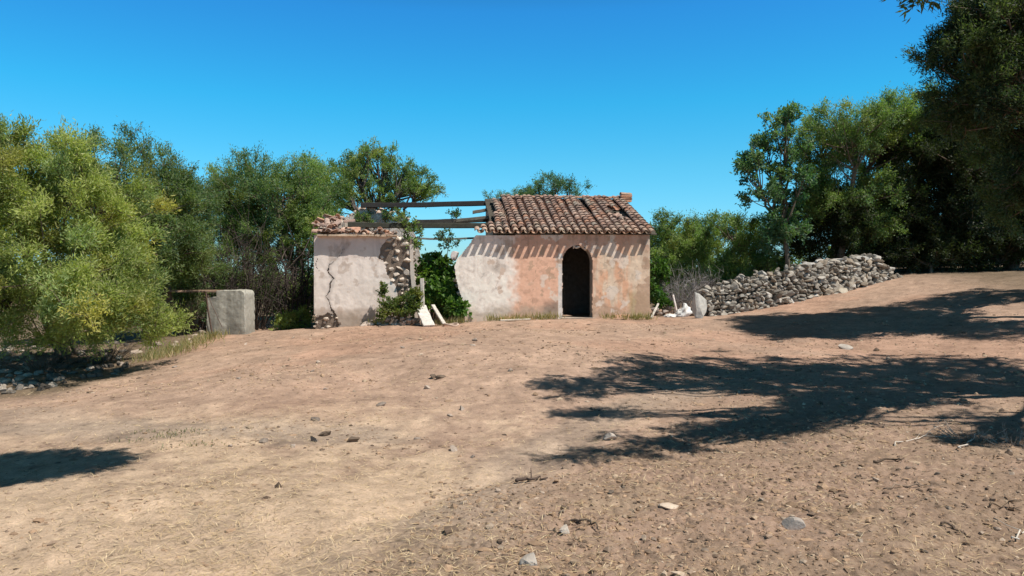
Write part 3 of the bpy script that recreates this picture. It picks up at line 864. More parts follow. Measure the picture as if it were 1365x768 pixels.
OLIVE = [(.185, .235, .066), (.37, .42, .115), (.50, .49, .22)]
DARK = [(.090, .145, .050), (.180, .245, .078), (.26, .29, .12)]
MID = [(.110, .180, .056), (.265, .36, .108), (.36, .40, .16)]
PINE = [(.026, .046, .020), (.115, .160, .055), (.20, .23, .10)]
SHADE = [(.022, .036, .014), (.050, .070, .024), (.09, .10, .04)]  # leaf greens darkened so the colour itself carries the right-hand trees' shade
LUSH = [(.055, .125, .024), (.110, .210, .040), (.17, .26, .06)]
BLUEG = [(.060, .135, .060), (.140, .240, .110), (.24, .32, .17)]

# left side
make_tree('mastic_bush', 'huge yellow-green bush filling the left edge above the dark rubble', 'bush', onground(70, 486)[:2] + np.array([-.2, 1.1]),
          [E(60, 330, 14.6, 130, 135, 1.9), E(150, 392, 14.2, 68, 66, 1.3), E(20, 246, 15.4, 100, 72, 1.6), E(110, 275, 15.0, 80, 85, 1.5), E(-60, 340, 14.8, 90, 140, 1.7), E(60, 400, 13.5, 130, 48, 1.1), E(185, 428, 14.0, 36, 30, .7), E(212, 440, 14.3, 26, 20, .5), E(-190, 330, 15.6, 110, 130, 1.8)],
          440, .34, 600, (.085, .019), OLIVE, 101, stems=4, stem_r=.08, fork=.25, nlimb=10, twigs=8, up=.6, shell=.33, spread=.3, minz=.60)
make_tree('wild_olive', 'tall dark green tree rising behind the yellow-green bush', 'tree', (-9.4, 19.8),
          [E(165, 250, 19.5, 75, 62, 1.8), E(225, 275, 19.8, 52, 62, 1.5), E(185, 330, 19.4, 85, 70, 1.6), E(238, 325, 20.2, 36, 46, .8)],
          240, .42, 520, (.085, .021), DARK, 102, stems=2, stem_r=.12, nlimb=7, shell=.36)
make_tree('wild_olive', 'rounded green olive with twiggy brown underside beside the left wall of the house', 'tree', (-7.2, 25.4),
          [E(355, 262, 25, 78, 50, 2.2), E(300, 275, 24.5, 55, 45, 1.8), E(415, 268, 25.5, 52, 50, 1.9), E(395, 325, 25, 45, 48, 1.3), E(330, 320, 24.6, 62, 40, 1.4)],
          270, .46, 540, (.09, .023), MID, 103, stems=3, stem_r=.14, fork=.3, nlimb=9, shell=.36, up=.5)
make_tree('wild_olive', 'open airy tree with bare forking branches behind the broken beams', 'tree', (-4.7, 29.0),
          [E(495, 215, 29, 38, 18, 1.3), E(470, 235, 28.6, 30, 24, 1.2), E(530, 235, 29.4, 34, 22, 1.3), E(563, 252, 29.2, 26, 20, 1.1), E(455, 265, 28.5, 22, 26, 1.0), E(510, 262, 29, 30, 12, 1.0)],
          130, .34, 300, (.085, .03), MID, 104, stems=2, stem_r=.13, fork=.42, nlimb=9, twigs=5, bark=(.11, .09, .08), brk=1.6, gnarl=.2)
make_tree('olive_sapling', 'small treetop showing just above the middle of the tiled ridge', 'tree', (1.7, 33.0),
          [E(740, 250, 33, 26, 13, 1.0), E(715, 258, 33, 20, 9, .9), E(765, 256, 33, 16, 8, .8)], 44, .34, 210, (.08, .028), BLUEG, 105, stem_r=.1, fork=.5, nlimb=4)
make_tree('olive_sapling', 'low treetop at the left end of the tiled ridge behind the beams', 'tree', (-.3, 34.0),
          [E(672, 268, 34, 24, 9, .9), E(690, 263, 34, 16, 8, .7)], 30, .32, 200, (.08, .028), MID, 106, stem_r=.09, fork=.5, nlimb=3)
# right of the house
make_tree('wild_olive', 'sunlit green tree directly behind the right corner of the house', 'tree', (5.9, 28.5),
          [E(890, 322, 28, 34, 32, 1.3), E(915, 328, 28.4, 32, 30, 1.3), E(885, 360, 27.6, 26, 30, 1.0)], 84, .40, 420, (.085, .03), MID, 107, stems=3, stem_r=.1, nlimb=6, shell=.4, up=.5)
make_tree('wild_olive', 'rounded green tree between the house and the tall leafy sapling', 'tree', (8.6, 29.5),
          [E(965, 310, 29, 45, 27, 1.6), E(940, 340, 28.5, 32, 30, 1.2), E(1005, 320, 29.2, 32, 28, 1.4), E(985, 350, 28.6, 40, 22, 1.1)], 110, .42, 420, (.085, .03), MID, 108, stems=3, stem_r=.1, nlimb=6, shell=.4, up=.5)
make_tree('leafy_sapling', 'tall blue-green broadleaf tree with a ragged crown behind the stone wall', 'tree', (9.35, 25.6),
          [E(1028, 190, 25.5, 34, 34, 1.0), E(1000, 222, 25.4, 20, 24, .8), E(1052, 235, 25.6, 30, 40, 1.0), E(1018, 262, 25.4, 30, 28, .9), E(1048, 160, 25.5, 18, 16, .6), E(1042, 300, 25.4, 28, 26, .9), E(1030, 325, 25.4, 26, 14, .8)],
          112, .30, 160, (.10, .055), BLUEG, 109, stem_r=.09, fork=.35, nlimb=8, twigs=6, gnarl=.08)
make_tree('holm_oak', 'dark spreading tree with pale leaning limbs behind the right end of the stone wall', 'tree', (11.9, 27.2),
          [E(1110, 190, 26.5, 50, 42, 1.8), E(1165, 175, 26.8, 50, 40, 2.0), E(1090, 265, 26.2, 32, 34, 1.1), E(1160, 275, 26.6, 50, 50, 1.4), E(1215, 165, 27, 45, 36, 1.8)],
          230, .46, 520, (.085, .03), MID, 110, stems=3, stem_r=.15, fork=.28, nlimb=9, bark=(.2, .16, .125), shell=.36)
make_tree('holm_oak', 'dense very dark tree in shade at the right edge above the slope', 'tree', (17.0, 26.2),
          [E(1240, 230, 26.4, 60, 70, 1.9), E(1300, 215, 26.2, 70, 80, 2.0), E(1265, 300, 26.2, 75, 38, 1.5), E(1370, 250, 26, 70, 85, 2.0), E(1340, 320, 25.6, 70, 26, 1.3)],
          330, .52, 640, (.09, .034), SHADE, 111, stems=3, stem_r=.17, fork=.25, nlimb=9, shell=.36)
def S(px, py, h, rx, ry, rz=.3):
    g = onground(px, py); return (g + SUN * h, np.array([rx * g[1] / F, ry * g[1] ** 2 / (F * CAMZ), rz]))
make_tree('aleppo_pine', 'tallest dark pine towering over the top right corner', 'tree', (12.0, 16.2),
          [E(1290, 55, 15.8, 42, 50, 1.5), E(1340, 30, 16, 60, 75, 1.8), E(1315, 130, 15.8, 62, 50, 1.6), E(1390, 120, 16.2, 60, 80, 1.8), E(1370, 230, 16.2, 50, 60, 1.3), E(1440, 60, 16.4, 70, 110, 1.9), E(1400, -70, 16.2, 80, 55, 1.8), S(1300, 399, 6.6, 85, 5, .5), S(1335, 438, 6.8, 60, 7, .5), S(1260, 404, 6.4, 60, 3, .3)],
          520, .42, 660, (.09, .022), PINE, 112, stems=1, stem_r=.2, fork=.32, nlimb=10, twigs=7, tuft=.55, shell=.42, bark=(.19, .13, .10))

make_tree('holm_oak', 'tall dark tree filling the gap behind the pine and the shaded oak', 'tree', (17.5, 31.0),
          [E(1180, 250, 31, 60, 60, 2.0), E(1260, 200, 31, 70, 60, 2.2), E(1220, 310, 30.5, 90, 40, 1.6), E(1340, 220, 31, 80, 90, 2.4), E(1330, 310, 30.5, 90, 40, 1.6)],
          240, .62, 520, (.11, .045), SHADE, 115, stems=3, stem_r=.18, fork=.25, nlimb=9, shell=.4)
make_tree('mastic_bush', 'dark thicket under the leaning limbs just above the stone wall', 'bush', (12.2, 28.4),
          [E(1075, 310, 27.2, 36, 40, 1.0), E(1130, 305, 26.6, 52, 42, 1.1), E(1190, 310, 27, 54, 44, 1.2), E(1250, 322, 27.6, 50, 34, 1.2), E(1095, 275, 27.4, 36, 36, 1.0)],
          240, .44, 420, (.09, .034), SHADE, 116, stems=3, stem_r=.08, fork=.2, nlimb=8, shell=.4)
# pines that stand outside the frame and throw their shade on the open ground
make_tree('aleppo_pine', 'overhanging pine at the right whose low branch enters the top edge and shades the ground', 'tree', (13.0, 8.0),
          [S(785, 517, 5.8, 62, 9), S(800, 547, 5.6, 50, 7), S(860, 497, 6.0, 70, 17), S(925, 492, 6.2, 85, 21), S(1010, 500, 6.6, 100, 27), S(1110, 505, 6.8, 115, 30), S(1220, 500, 7.2, 115, 30), S(1330, 500, 7.4, 110, 30),
           S(975, 570, 5.6, 80, 13), S(1045, 560, 5.8, 70, 19), S(1100, 540, 6.0, 65, 20), S(1170, 525, 6.2, 70, 14), S(838, 601, 5.2, 95, 8, .2), S(765, 608, 5.1, 42, 5, .15), S(905, 590, 5.3, 40, 8, .2), S(1295, 585, 5.6, 70, 12), S(1355, 572, 5.8, 60, 26), S(815, 577, 5.4, 50, 3, .12),
           E(1208, 1, 9.4, 30, 7, .4)],
          600, .25, 150, (.11, .026), PINE, 113, stems=1, stem_r=.2, fork=.62, nlimb=12, twigs=7, tuft=.7, shell=.7, flat=.7, bark=(.19, .13, .10), minz=3.5, gnarl=.16)
make_tree('aleppo_pine', 'leaning pine just outside the left edge shading the near ground', 'tree', (-5.6, 2.2),
          [S(15, 628, 5.0, 65, 24), S(70, 622, 5.2, 60, 18), S(115, 617, 5.2, 38, 9), S(-60, 630, 5.4, 90, 34)],
          120, .24, 170, (.10, .028), PINE, 114, stems=1, stem_r=.14, fork=.5, nlimb=5, twigs=7, tuft=.8, shell=.62, flat=.7, bark=(.19, .13, .10), minz=3.0)

# plants in and round the ruin
def shrub(name, label, base, ells, ncl, cr, nleaf, leaf, cols, seed, **k):
    return make_tree(name, label, k.pop('cat', 'shrub'), base, ells, ncl, cr, nleaf, leaf, cols, seed, stem_r=k.pop('stem_r', .03), fork=k.pop('fork', .2), nlimb=k.pop('nlimb', 5), minz=k.pop('minz', .05), **k)
shrub('fig_shrub', 'dark green fig shrub growing up through the breach in the house', hw(3.15, .9, 0)[:2],
      [E(588, 372, 21.2, 30, 26, .5), E(580, 395, 21.0, 26, 22, .5), E(600, 400, 20.9, 22, 22, .45), E(575, 350, 21.3, 14, 12, .3)], 62, .22, 110, (.13, .085), LUSH, 201, stems=3)
shrub('fig_shrub', 'small low fig shoot at the foot of the breach right edge', hw(3.72, -.25, 0)[:2], [E(611, 411, 20.1, 10, 9, .2)], 14, .14, 70, (.11, .07), LUSH, 202)
shrub('bramble', 'yellow-green bramble on the rubble below the bare stonework', hw(2.35, -.45, 0)[:2], [E(533, 408, 19.7, 20, 13, .28), E(548, 402, 19.8, 14, 14, .25), E(518, 414, 19.6, 12, 9, .2)], 34, .16, 80, (.085, .05), [(.09, .13, .03), (.16, .20, .05), (.22, .24, .08)], 203)
shrub('bramble', 'thin sprig reaching up the pale plaster left of the breach', hw(1.95, -.22, 0)[:2], [E(511, 386, 19.85, 7, 7, .1)], 8, .09, 40, (.07, .04), [(.08, .13, .03), (.13, .18, .05), (.2, .22, .07)], 204, stem_r=.012, fork=.7, nlimb=2)
shrub('climbing_vine', 'green creeper hanging over the front beam above the breach', hw(2.62, .3, 0)[:2], [E(540, 300, 20.5, 14, 14, .2), E(552, 322, 20.5, 10, 20, .18), E(531, 285, 20.8, 9, 9, .2)], 30, .14, 38, (.075, .045), MID, 205, cat='creeper', stem_r=.018, fork=.75, nlimb=4, minz=1.5)
shrub('climbing_vine', 'thin creeper dangling from the beam beside the right stretch of wall', hw(3.7, .9, 0)[:2], [E(598, 318, 21.2, 16, 14, .2), E(607, 290, 21.6, 8, 7, .15)], 20, .14, 34, (.07, .04), BLUEG, 206, cat='creeper', stem_r=.012, fork=.75, nlimb=3, minz=1.5)
shrub('wall_weed', 'tuft of weeds sprouting on the broken wall top under the top beam', hw(1.35, 3.5, 0)[:2], [E(487, 292, 23.3, 12, 7, .25), E(515, 290, 23.4, 9, 7, .2)], 20, .13, 60, (.08, .03), MID, 207, cat='weed', stem_r=.015, fork=.85, nlimb=3, minz=2.5)
shrub('green_shrub', 'bright leafy shrub hugging the right corner of the house', P(876, 400, 22.6)[:2], [E(877, 362, 22.8, 11, 16, .3), E(874, 388, 22.5, 10, 16, .3), E(884, 402, 22.5, 10, 10, .3)], 34, .19, 90, (.10, .06), LUSH, 208)
shrub('green_shrub', 'low bright tuft between the concrete block and the left wall', P(385, 430, 21.4)[:2], [E(386, 430, 21.4, 14, 11, .4), E(402, 428, 21.8, 12, 12, .4)], 30, .2, 110, (.09, .03), OLIVE, 209)
shrub('green_shrub', 'grey-green low scrub in shade behind the left wall of the house', P(405, 400, 24)[:2], [E(404, 395, 23.6, 18, 26, .6), E(375, 405, 24, 20, 20, .6)], 50, .28, 190, (.08, .026), MID, 210)
shrub('green_shrub', 'low scrub filling the gap beneath the trees right of the house', P(975, 372, 27.2)[:2], [E(935, 375, 27, 32, 18, .8), E(985, 372, 27.4, 36, 17, .8), E(1035, 360, 27.5, 34, 20, .8), E(905, 385, 26.8, 22, 16, .7)], 90, .30, 230, (.08, .028), MID, 211, nlimb=8)
shrub('mastic_bush', 'dark scrub in shade between the block and the rounded olive', P(300, 400, 22)[:2], [E(262, 372, 21.5, 36, 40, .9), E(330, 375, 23.2, 50, 42, .9), E(250, 412, 20.9, 22, 16, .4)], 110, .32, 230, (.075, .026), DARK, 212, stem_r=.06, nlimb=8)
for k, (px, py, lab) in enumerate([(1240, 345, 'low dark scrub at the top of the slope past the stone wall'), (1330, 340, 'shaded scrub at the right edge under the pine')]):
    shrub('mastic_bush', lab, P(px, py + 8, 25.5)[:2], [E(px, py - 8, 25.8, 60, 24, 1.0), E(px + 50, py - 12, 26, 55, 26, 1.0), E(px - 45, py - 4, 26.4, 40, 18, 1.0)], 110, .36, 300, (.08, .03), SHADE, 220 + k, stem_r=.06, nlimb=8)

def far_scrub():
    r = np.random.default_rng(88); n = 60000
    x = r.uniform(-75, 85, n); y = r.uniform(42, 56, n)
    h = np.maximum(.5, 1.5 + 1.1 * fbm(x * .16, y * .16, seed=88, o=3))
    z = gz(x, y) + h * r.random(n) ** .6
    d = r.normal(size=(n, 3)); d[:, 2] += .4
    c = np.array([(.10, .14, .05)]) + np.array([(.10, .11, .03)]) * (r.random((n, 1)) * .6 + .4 * (fbm(x * .5, y * .5, seed=89)[:, None] > 0))
    o = leaves_mesh('distant_scrub', np.c_[x, y, z], d, r.normal(size=(n, 3)) + [0, 0, .5], r.uniform(.2, .45, n), r.uniform(.10, .2, n), c, None, np.zeros(3))
    tag(o, 'low far scrub along the horizon behind everything', kind='stuff')
far_scrub()
# bare dead brush
def dead_brush(name, label, base, h, spread, n, col, seed, lean=(0, 0), thick=.008):
    r = np.random.default_rng(seed)
    base = np.array([base[0], base[1], g1(*base[:2])]); mb = MB()
    for _ in range(n):
        a = r.random() * 6.28; q = r.random() ** .5 * spread
        p0 = np.array([math.cos(a) * q * .35, math.sin(a) * q * .35, -.03])
        tip = np.array([math.cos(a) * q + lean[0], math.sin(a) * q + lean[1], h * r.uniform(.5, 1.05)])
        mid = (p0 + tip) / 2 + r.normal(0, .12, 3) * h
        pth = bez(p0, mid, tip, 6); c = np.array(col) * r.uniform(.6, 1.35)
        mb.tube(pth, np.linspace(thick, thick * .3, 6), 4, c, False)
        for k in range(6):
            s = pth[r.integers(2, 6)]; e = s + r.normal(0, .16, 3) * h + (tip - p0) * .12
            mb.tube(np.array([s, (s + e) / 2 + r.normal(0, .02, 3) * h, e]), [thick * .55, thick * .4, thick * .2], 3, c, False)
    o = mb.build(name, M_BARK); o.location = base
    return tag(o, label, 'dead bush')
dead_brush('dead_bush', 'grey leafless brush behind the white debris right of the house', P(908, 405, 23)[:2], 1.25, .65, 70, (.30, .27, .26), 301)
dead_brush('dead_bush', 'grey bare twigs standing behind the upright pale stone', P(940, 395, 24)[:2], 1.1, .6, 50, (.24, .215, .21), 302)
dead_brush('dead_bush', 'big brown tangle of dry branches in the dark gap above the concrete block', P(330, 420, 22.6)[:2], 2.8, 1.7, 110, (.075, .058, .05), 303, thick=.014)
dead_brush('dead_bush', 'brown leafless tangle between the dark tree and the rounded olive', P(255, 410, 21.8)[:2], 2.4, 1.2, 80, (.07, .053, .045), 304, thick=.013)
dead_brush('dead_bush', 'leaning dark branches against the gap beside the left wall', P(392, 432, 22.8)[:2], 2.4, .8, 30, (.09, .07, .06), 305, lean=(.3, 0), thick=.028)

dead_brush('dead_bush', 'small brown dry bush against the left side of the concrete block', P(248, 430, 20.1)[:2], .85, .5, 60, (.22, .17, .12), 306)
dead_brush('dead_bush', 'flattened dark dry twigs over the rubble under the left bush', onground(60, 492)[:2], .35, 1.0, 60, (.13, .10, .08), 307, thick=.006)
dead_brush('dead_bush', 'dark dry twigs at the right end of the rubble under the bush', onground(140, 480)[:2], .35, .7, 40, (.13, .10, .08), 308, thick=.006)
# ------------------------------------------------------------------ dry stone wall
def stone_wall():
    r = np.random.default_rng(61)
    mb = MB()
    line = [(935, 421, 21.9), (985, 414, 22.4), (1040, 404, 23.0), (1095, 392, 23.7), (1150, 382, 24.4), (1192, 372, 25.0)]
    tops = [(935, 388), (985, 370), (1030, 361), (1075, 351), (1120, 345), (1165, 341), (1190, 366)]
    B = np.array([[(a - CX) / F * d, d] for a, b, d in line])
    segL = np.r_[0, np.cumsum(np.linalg.norm(np.diff(B, axis=0), axis=1))]
    Lt = segL[-1]
    pxs = np.array([a for a, _, _ in line]); ds = np.array([d for *_, d in line])
    def at(s): return np.array([np.interp(s, segL, B[:, 0]), np.interp(s, segL, B[:, 1])])
    tang = (B[-1] - B[0]) / np.linalg.norm(B[-1] - B[0]); nor = np.array([tang[1], -tang[0]])
    # hearting of small dark stones so that nothing shows through
    def topz(s):
        x, y = at(s); px = CX + F * x / y
        return CAMZ - (np.interp(px, [t[0] for t in tops], [t[1] for t in tops]) - HY) / F * y
    for depth, cs in ((.42, .7), (.2, 1.0), (0, 1.0)):
        s = .02
        cols_ = []
        z_used = {}
        row_z = 0.0
        # courses
        rel = 0.0
        while rel < 1.15:
            h = r.uniform(.075, .135)
            s = r.uniform(0, .15)
            while s < Lt:
                big = r.random() < .16
                w = r.uniform(.08, .20) * (1.5 if big else 1) * (.85 + .5 * s / Lt); hh = h * r.uniform(.75, 1.2) * (1.5 if big else 1) * (.85 + .35 * s / Lt)
                x, y = at(s); gzv = gz1(x, y); tz = topz(s)
                z = gzv + rel + r.uniform(-.03, .03)
                if z + hh * .3 < tz + r.uniform(-.13, .08):
                    off = nor * (.12 - depth + r.uniform(-.05, .05)) + nor * max(0, .12 - .1 * rel)
                    g = r.random()
                    c = np.array([.35, .31, .262]) if g < .6 else np.array([.45, .41, .36]) if g < .8 else np.array([.29, .235, .18])
                    stone(mb, (x + off[0], y + off[1], z), (w * .62, r.uniform(.10, .16), hh * .72), c * r.uniform(.45, 1.2) * (1 if depth < .3 else .8), 2, r, .3, .3)
                s += w * 1.02
            rel += h * .98
    # a few large capping stones
    for f in (.28, .52, .6, .68, .8, .88, .95):
        s = f * Lt; x, y = at(s)
        stone(mb, (x, y, topz(s) - .05), (r.uniform(.2, .32), .2, r.uniform(.09, .14)), np.array([.47, .44, .40]) * r.uniform(.85, 1.1), 3, r, .15)
    for f, q in ((.62, .33), (.72, .3), (.78, .28)):
        s = f * Lt; x, y = at(s) + nor * .2
        stone(mb, (x, y, gz1(x, y) + .2), (q * .7, .16, q), np.array([.42, .36, .29]), 3, r, .15)
    c = at(Lt / 2); org = np.array([c[0], c[1], gz1(*c)])
    o = mb.build('dry_stone_wall', M_STONE, None, False, org)
    tag(o, 'long grey dry stone wall climbing the slope right of the house', 'stone wall', kind='thing')
stone_wall()

# ------------------------------------------------------------------ loose things
def single_stone(name, px, py, size, col, label, group=None, seed=0, tilt=.3, D=None, up=.35, cat='stone'):
    r = np.random.default_rng(seed + 700)
    p = onground(px, py) if D is None else P(px, py, D)
    z = g1(p[0], p[1])
    mb = MB(); stone(mb, (0, 0, size[2] * up), size, col, 3, r, tilt)
    o = mb.build(name, M_STONE); o.location = (p[0], p[1], z)
    return tag(o, label, cat, group)
single_stone('standing_stone', 932, 424, (.24, .16, .40), (.50, .465, .42), 'upright pale grey stone at the left end of the stone wall', seed=1, tilt=.08, up=.85)
single_stone('rubble_stone', 1083, 397, (.34, .25, .24), (.50, .38, .26), 'tan earth-coloured boulder slumped at the middle of the stone wall', seed=2, tilt=.15)
single_stone('rubble_stone', 1118, 390, (.30, .2, .22), (.44, .38, .30), 'brownish boulder at the foot of the stone wall right half', seed=3, tilt=.2)
single_stone('loose_stone', 1057, 722, (.085, .06, .05), (.36, .31, .27), 'grey stone lying alone on the near soil at lower right', seed=4)
single_stone('loose_stone', 813, 585, (.10, .075, .05), (.50, .42, .35), 'pale stone at the ragged edge of the big tree shadow', seed=5)
single_stone('loose_stone', 892, 686, (.085, .05, .02), (.55, .44, .34), 'flat pale stone half buried below the tree shadow', seed=6)
single_stone('loose_stone', 703, 766, (.07, .06, .05), (.40, .35, .30), 'grey stone at the bottom edge of the ground', seed=7)
single_stone('loose_stone', 752, 727, (.055, .04, .03), (.55, .47, .39), 'small whitish stone on the near soil left of the grey one', seed=8)
single_stone('loose_stone', 1128, 465, (.20, .13, .07), (.45, .39, .33), 'pale flat stone at the top edge of the big tree shadow', seed=9)
r_ = np.random.default_rng(77)
for k in range(46):
    px, py = r_.uniform(560, 1360), r_.uniform(600, 765)
    p = onground(px, py); s = r_.uniform(.010, .026)
    o_ = single_stone('small_stone', px, py, (s * 1.3, s, s * .7), np.array([.36, .28, .215]) * r_.uniform(.4, 1.3), 'little stone lying on the bare near soil in the right half', 'small stones on the near soil', seed=20 + k)
for k in range(26):
    px, py = r_.uniform(230, 720), r_.uniform(450, 600)
    s = r_.uniform(.025, .06)
    single_stone('small_stone', px, py, (s * 1.3, s, s * .6), np.array([.40, .32, .26]) * r_.uniform(.5, 1.25), 'little stone lying on the sunny slope before the house', 'small stones on the slope before the house', seed=80 + k)
for k, (px, py) in enumerate([(578, 498), (588, 499), (433, 572), (470, 577)]):
    single_stone('dark_clod', px, py, (.09, .06, .045), (.15, .11, .08), ['dark clod of earth, left of a pair on the open slope', 'dark clod of earth, right of a pair on the open slope', 'dark lump of earth beside the grey track', 'dark lump of earth right of the one by the track'][k], seed=120 + k, cat='clod')
# rubble under the left bush
r_ = np.random.default_rng(90)
for k in range(200):
    t = r_.random()
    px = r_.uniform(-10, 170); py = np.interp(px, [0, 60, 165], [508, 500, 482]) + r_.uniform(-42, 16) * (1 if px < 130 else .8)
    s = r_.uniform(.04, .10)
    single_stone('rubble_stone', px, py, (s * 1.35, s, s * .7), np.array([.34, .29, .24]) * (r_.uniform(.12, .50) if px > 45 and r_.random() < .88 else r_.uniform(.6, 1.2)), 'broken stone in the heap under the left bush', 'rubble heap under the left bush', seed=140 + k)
for k in range(26):
    px = r_.uniform(160, 300); py = np.interp(px, [160, 240, 300], [485, 455, 442]) + r_.uniform(-8, 6)
    s = r_.uniform(.04, .11)
    single_stone('rubble_stone', px, py, (s * 1.35, s, s * .7), np.array([.46, .37, .30]) * r_.uniform(.6, 1.2), 'tan stone in the strip between the bush and the concrete block', 'stones leading to the concrete block', seed=270 + k)
# rubble at the foot of the breach
for k in range(48):
    px = r_.uniform(484, 566); py = 437 - r_.uniform(0, 22) * np.interp(px, [484, 530, 566], [.3, 1, .5])
    s = r_.uniform(.05, .13)
    p = hw(*(fw(px, 430)[0], -.12 - r_.random() * .45, 0)); z = g1(p[0], p[1]) + max(0, (432 - py)) * .0195 * .8
    mb = MB(); rr = np.random.default_rng(300 + k); stone(mb, (0, 0, 0), (s * 1.3, s, s * .8), np.array([.46, .37, .31]) * rr.uniform(.6, 1.25), 2, rr, .4)
    o = mb.build('rubble_stone', M_STONE); o.location = (p[0], p[1], z)
    tag(o, 'stone of the rubble pile spilled from the breach', 'stone', 'rubble spilled from the breach')
for k in range(18):
    px = r_.uniform(870, 930); s = r_.uniform(.07, .15)
    p = P(px, 415, r_.uniform(22.0, 22.6)); rr = np.random.default_rng(360 + k); mb = MB(); stone(mb, (0, 0, s * .3), (s * 1.3, s, s * .8), np.array([.30, .25, .22]) * rr.uniform(.6, 1.2), 2, rr, .4)
    o = mb.build('rubble_stone', M_STONE); o.location = (p[0], p[1], g1(p[0], p[1]) + r_.uniform(0, .16))
    tag(o, 'dark stone in the heap between the house corner and upright stone', 'stone', 'dark stones by the house corner')

def bar(name, p0, p1, w, t, col, label, cat, mat=M_WOOD, wig=.0):
    p0, p1 = np.array(p0, float), np.array(p1, float); d = p1 - p0; L = np.linalg.norm(d); d /= L
    a = np.cross(d, [0, 0, 1.0]); a = a if np.linalg.norm(a) > .05 else np.cross(d, [0, 1.0, 0]); a /= np.linalg.norm(a); b = np.cross(a, d)
    n = 8; mb = MB(); ring = np.array([(-1, -.7), (-.8, -1), (.8, -1), (1, -.7), (1, .7), (.8, 1), (-.8, 1), (-1, .7)]) / 2
    V = []
    for i in range(n):
        c = d * L * i / (n - 1) + (a * math.sin(i * 1.3) + b * math.cos(i * 1.9)) * wig
        k = 1 + .05 * math.sin(i * 2.1)
        V += [c + a * q[0] * w * k + b * q[1] * t * k for q in ring]
    i = np.arange(n - 1)[:, None] * 8; k = np.arange(8)[None]; k2 = (k + 1) % 8
    mb.add(np.array(V), np.stack([i + k, i + k2, i + 8 + k2, i + 8 + k], -1).reshape(-1, 4), [[0, j + 1, j] for j in range(1, 7)] + [[(n - 1) * 8, (n - 1) * 8 + j, (n - 1) * 8 + j + 1] for j in range(1, 7)], col)
    o = mb.build(name, mat); o.location = p0
    return tag(o, label, cat)
def gp(px, py, D, dz=0.0):
    p = P(px, py, D); return np.array([p[0], p[1], g1(p[0], p[1]) + dz])
bar('broken_post', gp(564, 405, 19.9, -.05), P(562.5, 371, 19.95), .10, .09, (.58, .53, .47), 'pale stump of a post standing in the breach', 'post')
bar('stone_slab', gp(572, 428, 19.45, .02), P(560, 408, 19.9), .32, .07, (.60, .555, .50), 'white slab leaning on the rubble at the breach', 'slab', M_STONE)
bar('white_plank', gp(593, 429, 19.5, .02), P(577, 407, 20.1), .10, .05, (.58, .52, .455), 'narrow white plank leaning beside the white slab', 'plank')
bar('grey_plank', gp(667, 424, 20.15, .03), gp(707, 424, 20.2, .03), .12, .04, (.62, .53, .43), 'pale plank lying at the foot of the white wall', 'plank')
bar('white_stick', gp(868, 426, 20.85, .0), P(877.5, 405, 21.2), .05, .04, (.64, .58, .50), 'white stick leaning at the right corner of the house', 'stick')
def flat_ring():
    mb = MB(); p = gp(601, 434, 19.3, .03)
    th = np.linspace(0, 2 * np.pi, 17); mb.tube(np.c_[np.cos(th) * .19, np.sin(th) * .14, .02 * np.sin(th * 2)], .028, 6, (.50, .37, .29), False)
    o = mb.build('pot_rim', M_TILE, None, True); o.location = p
    tag(o, 'round clay pot rim lying on the soil before the breach', 'pot rim')
flat_ring()
for k, (px, py, lab) in enumerate([(828, 421, 'reddish broken roof tile at the wall foot right of the doorway'), (676, 420, 'broken roof tile at the foot of the white wall')]):
    mb = MB(); p = gp(px, py, 20.5); barrel(mb, (0, 0, .0), (1, .2, .05), (0, 0, 1), .42, .11, .09, (.46, .26, .17)); o = mb.build('broken_tile', M_TILE); o.location = p + np.array([-.2, -.12, .03]); tag(o, lab, 'roof tile')
# crumpled white sack
def sack():
    v, f = ICO[4]
    n = fbm(v[:, 0] * 2.2, v[:, 1] * 2.2, v[:, 2] * 2.2, seed=14, o=4)
    V = v * (1 + .30 * n)[:, None] * np.array([.20, .16, .25])
    V[:, 0] -= np.maximum(0, -V[:, 2]) * .9; V[:, 2] = np.maximum(V[:, 2] * np.where(v[:, 0] > 0, 1.1, .6), -.12) + .12
    mb = MB(); mb.add(V, (), f, (.70, .685, .66)); o = mb.build('white_sack', M_WHITE, None, True)
    o.location = gp(911, 425, 21.7); tag(o, 'crumpled white sack beside the upright pale stone', 'sack')
    v2 = v * (1 + .35 * fbm(v[:, 0] * 2.5, v[:, 1] * 2.5, v[:, 2] * 2.5, seed=24, o=4))[:, None] * np.array([.17, .14, .05]); v2[:, 2] += .04
    mb = MB(); mb.add(v2, (), f, (.78, .75, .71)); o = mb.build('white_scrap', M_WHITE, None, True); o.location = gp(893, 427, 21.4); tag(o, 'flat white scrap lying left of the sack', 'scrap')
sack()
bar('white_plank', gp(903, 414, 22.0, .05), P(897, 393, 22.1), .07, .04, (.66, .58, .54), 'pinkish white slat standing behind the sack', 'plank')

